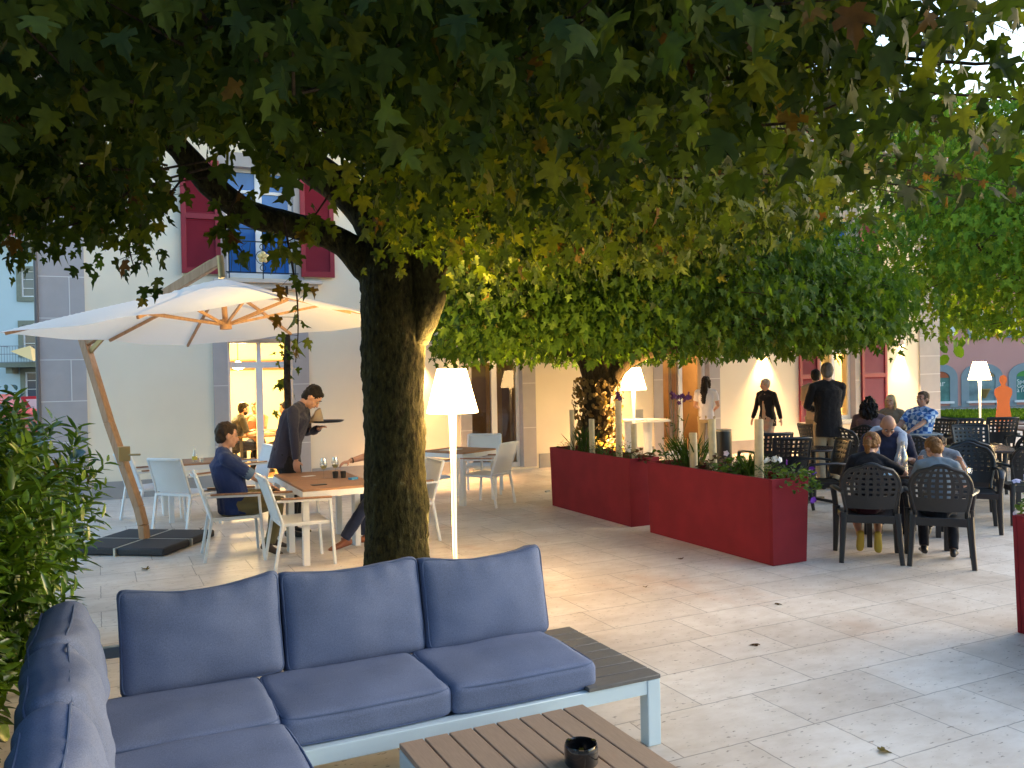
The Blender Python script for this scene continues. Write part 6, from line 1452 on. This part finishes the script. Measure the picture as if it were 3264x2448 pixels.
wt = person('waiter in a slate blue shirt bending over the table with a round tray', 1.80, 2.00, 10.00, 112, pelvis=(0, -.06), lean=24, twist=6, neck=14, hpitch=34, hyaw=-4,
       lh=(-.14, .30, 1.22), rh=(.26, .10, .84), lhint=(-.8, -.3, -1), rhint=(1, -.6, 0), top=SLATE, sleeve=1.0, hem=.10, bottom=DARKT, shoes=M_BLACK, haircol=(.012, .010, .010), vox=.008, stout=1.32, hs=1.08, curl=.55, beard=False)
mq = Matrix.Rotation(H(112), 4, 'Z'); tp_ = Vector((2.00, 10.00, 0)) + (mq @ Vector((-.15, .38, 1.285)))
tray = thing('tray', 'round black serving tray carried by the waiter', 'tray', tp_)
mb = MB(); mb.lathe([(.17, 0), (.19, .006), (.205, .022), (.21, .024), (.195, .008), (.17, .006)], 40, cap=True); mb.build('tray_plate', M_BLACK, tray)
nk = thing('napkin', 'folded beige napkin standing on the waiter\'s tray', 'napkin', (tp_.x - .13, tp_.y - .04, tp_.z + .008))
mb = MB(); n = 16; vs = []
for i in range(n + 1):
    for j in range(7):
        a = i / n * 2 * math.pi; t_ = j / 6; rr = .075 - .05 * t_ + .008 * math.sin(a * 3 + t_ * 2); vs.append((rr * math.cos(a) * 1.25 + .02 * t_, rr * .8 * math.sin(a), .14 * t_ + .025 * t_ * math.cos(a + .6)))
mb.add(vs, [(i * 7 + j, (i + 1) * 7 + j, (i + 1) * 7 + j + 1, i * 7 + j + 1) for i in range(n) for j in range(6)], 0, True); nn = mb.build('cloth', C_('beige_linen', (.45, .34, .24)), nk); sd = nn.modifiers.new('s', 'SOLIDIFY'); sd.thickness = .008
def band(b, q):
    d = (q['WR'] - q['ER']).normalized(); c = q['WR'] - d * .03; mb = MB(); mb.tube([c - d * .008, c + d * .008], .031, 14); mb.build('watch_strap', BROWNS, b)
person('man mostly hidden behind the big trunk, his hand raised over the table', 1.78, 2.98, 9.05, 270, pelvis=(0, -.02), pz=.53, lean=2, neck=5, lh=(-.20, .30, .80), rh=(.13, .55, .89), rhint=(.7, -.2, -1), lhint=(-.7, -.4, -1), lf=(-.10, .66, .10), rf=(.10, .36, .085), lk=(-.1, .6, 1), rk=(.1, .6, 1), fpitch=(10, 0),
       top=C_('grey_tee', (.12, .12, .13)), sleeve=.4, bottom=JEANS, shoes=TANS, haircol=(.05, .03, .02), vox=.009, extra=band, curl=.9)
# standing guests near the facade
person('woman with long dark hair, white top and khaki trousers, standing by the open door', 1.68, 10.78, 13.55, 40, hyaw=25, lh=(-.14, .28, 1.05), rh=(.16, .25, 1.02), lhint=(-.5, -.4, -1), rhint=(.5, -.4, -1), fem=True, top=WHT, sleeve=.30, bottom=KHAKI, hair='long', haircol=(.014, .010, .010), collar=False, stout=.95)
DRESS = mat('patterned_dress', (.42, .22, .16), .8, col2=(.30, .30, .26), scale=9)
def blazer_open(b, q):
    s = q['s']; mb = MB(); N_, u, Y = q['Nb'], q['u2'], q['Ys']
    loft(mb, [(N_ - u * .02 * s + Y * .07 * s, .045 * s, .02 * s, q['Xs'], Y), (N_ - u * .16 * s + Y * .105 * s, .05 * s, .025 * s, q['Xs'], Y), (N_ - u * .34 * s + Y * .105 * s, .045 * s, .025 * s, q['Xs'], Y), (N_ - u * .56 * s + Y * .12 * s, .06 * s, .03 * s, q['Xs'], Y)]); remesh(mb, 'blouse', .010, DRESS, b)
person('white haired woman in dark open blazer and patterned dress, walking before the wall light', 1.61, 11.80, 12.96, 258, hyaw=38, lean=3, lh=(-.30, -.02, .80), rh=(.28, .10, .80), lf=(-.08, .16, .09), rf=(.10, -.10, .12), fem=True, top=BLZ, sleeve=1.0, hem=.12, skirt=(DRESS, .52, .20), hair='short', haircol=(.42, .36, .30), stout=1.1, extra=blazer_open)
M_GRAY = (.16, .14, .13)
person('tall grey haired man in black jacket and khaki trousers, standing with his back turned', 1.88, 9.80, 9.48, 22, hyaw=12, lh=(-.10, .26, 1.18), rh=(.05, .30, 1.15), lhint=(-.7, -.15, -1), rhint=(.7, -.15, -1), top=BLZ, sleeve=1.0, hem=.14, bottom=C_('beige_trousers', (.34, .27, .18)), hair='receding', haircol=M_GRAY, stout=1.15)
person('black haired person in light clothes half hidden behind the man in the black jacket', 1.78, 11.56, 11.46, 60, hyaw=-20, lh=(-.15, .25, 1.05), rh=(.2, .2, 1.0), top=C_('sand_shirt', (.42, .30, .20)), sleeve=.4, bottom=C_('sand_trousers', (.3, .22, .15)), haircol=(.01, .009, .009))
# guests at the grey table
person('woman with long dark curly hair, seated with her back to the camera', 1.70, 10.78, 9.60, 56, pz=SEAT, lean=6, hyaw=-5, lh=(-.2, .32, .80), rh=(.2, .32, .80), fem=True, top=C_('mauve_print', (.14, .09, .11), var=.5), sleeve=.45, bottom=DARKT, hair='curly', haircol=(.008, .006, .007), stout=1.15, hs=1.03, **seated_feet(1))
person('blonde woman in a grey beige jacket, seated against the yellow wall', 1.64, 12.60, 10.72, 236, pz=SEAT, lean=8, hyaw=10, lh=(-.18, .34, .80), rh=(.18, .34, .80), fem=True, top=C_('grey_beige_jacket', (.20, .16, .12)), sleeve=.95, bottom=JEANS, hair='blonde', haircol=(.55, .40, .20), **seated_feet(1))
ck, N, L, P = new_mat('blue_check'); tc = N.new('ShaderNodeTexCoord'); ch_ = N.new('ShaderNodeTexChecker'); ch_.inputs['Scale'].default_value = 14; mp = N.new('ShaderNodeMapping'); mp.inputs['Rotation'].default_value = (0, .2, .5); L.new(tc.outputs['Object'], mp.inputs[0]); L.new(mp.outputs[0], ch_.inputs['Vector']); ch_.inputs['Color1'].default_value = (.55, .68, .85, 1); ch_.inputs['Color2'].default_value = (.04, .16, .45, 1)
ck2 = N.new('ShaderNodeTexChecker'); ck2.inputs['Scale'].default_value = 7; L.new(mp.outputs[0], ck2.inputs['Vector']); ck2.inputs['Color1'].default_value = (1, 1, 1, 1); ck2.inputs['Color2'].default_value = (.6, .7, .85, 1)
mx = N.new('ShaderNodeMix'); mx.data_type = 'RGBA'; mx.blend_type = 'MULTIPLY'; mx.inputs[0].default_value = 1; L.new(ch_.outputs[0], mx.inputs[6]); L.new(ck2.outputs[0], mx.inputs[7]); L.new(mx.outputs[2], P.inputs['Base Color']); P.inputs['Roughness'].default_value = .85
person('broad man in a blue and white checked shirt, seated facing left', 1.84, 11.90, 9.62, 268, pz=SEAT, lean=-14, neck=0, hyaw=0, lh=(-.2, .48, .78), rh=(.14, .42, .74), lhint=(-.7, -.5, -.8), rhint=(.7, -.5, -.8), top=ck, sleeve=.42, bottom=JEANS, haircol=(.10, .06, .04), skin=M_SKIN2, stout=1.25, **seated_feet(1))
# children's table
def sweater(b, q):
    s = q['s']; m = C_('pale_blue_knit', (.36, .42, .52)); mb = MB(); Nb, X, Y, u = q['Nb'], q['Xs'], q['Ys'], q['u2']
    mb.tube([Nb - X * .19 - u * .02 + Y * .0, Nb - X * .1 - Y * .075 + u * .02, Nb - Y * .10 + u * .02, Nb + X * .1 - Y * .075 + u * .02, Nb + X * .19 - u * .02], [.05, .06, .06, .06, .05], 12)
    for e in (-1, 1): mb.tube([Nb + X * .15 * e + u * .0, Nb + X * .15 * e + Y * .11 - u * .06, Nb + X * .12 * e + Y * .15 - u * .22, Nb + X * .09 * e + Y * .16 - u * .40], [.06, .055, .05, .035], 12)
    remesh(mb, 'sweater', .012, m, b, wr=.008)
person('bald man in navy with a pale blue sweater over his shoulders, bending his head', 1.74, 8.00, 6.90, 222, pz=SEAT, lean=20, neck=20, hpitch=30, lh=(-.22, .30, .80), rh=(.18, .34, .80), top=C_('navy_tee', (.02, .025, .06)), sleeve=.7, bottom=DARKT, hair='bald', haircol=(.12, .09, .07), skin=M_SKIN2, extra=sweater, stout=1.15, **seated_feet(1, back=.08))
person('person in a grey patterned shirt behind the short haired child', 1.34, 8.33, 6.46, 232, pz=.50, lean=24, neck=18, hpitch=30, lh=(-.2, .3, .80), rh=(.2, .3, .80), top=mat('grey_print', (.25, .30, .36), .85, col2=(.08, .09, .12), scale=18), sleeve=.45, bottom=DARKT, hair='short', haircol=(.03, .02, .015), stout=1.1, **seated_feet(1, back=.08))
YEL = mat('yellow_sole', (.55, .38, .05), .6)
person('child with a brown ponytail and black t-shirt, seated with yellow soles tucked back', 1.44, 6.62, 5.92, 43, pelvis=(0, .02), pz=.52, lean=16, slean=4, neck=12, hyaw=26, hpitch=22, hs=1.13, lh=(-.16, .30, .78), rh=(.24, .34, .78), rhint=(1, -.5, -.3), lf=(-.07, .06, .20), rf=(.09, .02, .20), lk=(-.1, 1, .5), rk=(.1, 1, .5), fpitch=(70, 74), top=C_('black_tee', (.008, .008, .012)), sleeve=.42, bottom=C_('wine_shorts', (.06, .01, .015)), leg_to=.42, shoes=YEL, hair='pony', haircol=(.20, .085, .025), fem=True, vox=.010)
person('child with short light brown hair and black trousers, seated nearest the camera', 1.36, 7.04, 5.48, 50, pz=.51, lean=12, neck=20, hyaw=-30, hpitch=26, hs=1.15, lh=(-.18, .3, .78), rh=(.18, .3, .78), lf=(-.12, .18, .09), rf=(.13, .12, .085), lk=(-.1, 1, .8), rk=(.1, 1, .8), top=C_('grey_blue_tee', (.20, .24, .28)), sleeve=.42, bottom=DARKT, hair='short', haircol=(.19, .085, .026), vox=.010)
# diners behind the left glass door
person('bearded diner in a dark grey shirt behind the left glass door, leftmost', 1.78, 2.30, 16.8, 80, pz=SEAT, lean=18, neck=5, lh=(-.2, .38, .80), rh=(.2, .42, .80), top=C_('charcoal_tee', (.05, .05, .055)), sleeve=.42, bottom=DARKT, haircol=(.015, .01, .008), beard=True, stout=1.1, **seated_feet(1))
person('diner in a rust shirt drinking, left of the middle bar of the left glass door', 1.72, 2.83, 17.5, 205, pz=SEAT, lean=5, lh=(-.1, .26, .98), rh=(.18, .34, .80), top=C_('rust_check', (.42, .20, .12), var=.4), sleeve=.42, bottom=JEANS, haircol=(.02, .012, .008), **seated_feet(1))
person('diner with black hair and dark blue top behind the right pane of the left door', 1.70, 3.34, 16.8, 268, pz=SEAT, lean=8, lh=(-.2, .34, .80), rh=(.2, .34, .80), top=C_('dark_blue_top', (.02, .03, .07)), sleeve=.42, bottom=C_('ochre_trousers', (.35, .22, .05)), haircol=(.008, .006, .006), **seated_feet(1))
dark_table(2.83, 16.85, 1.0, .8, 0, 'dark dining table inside behind the left glass door', mat('dark_oak', (.10, .05, .025), .35))
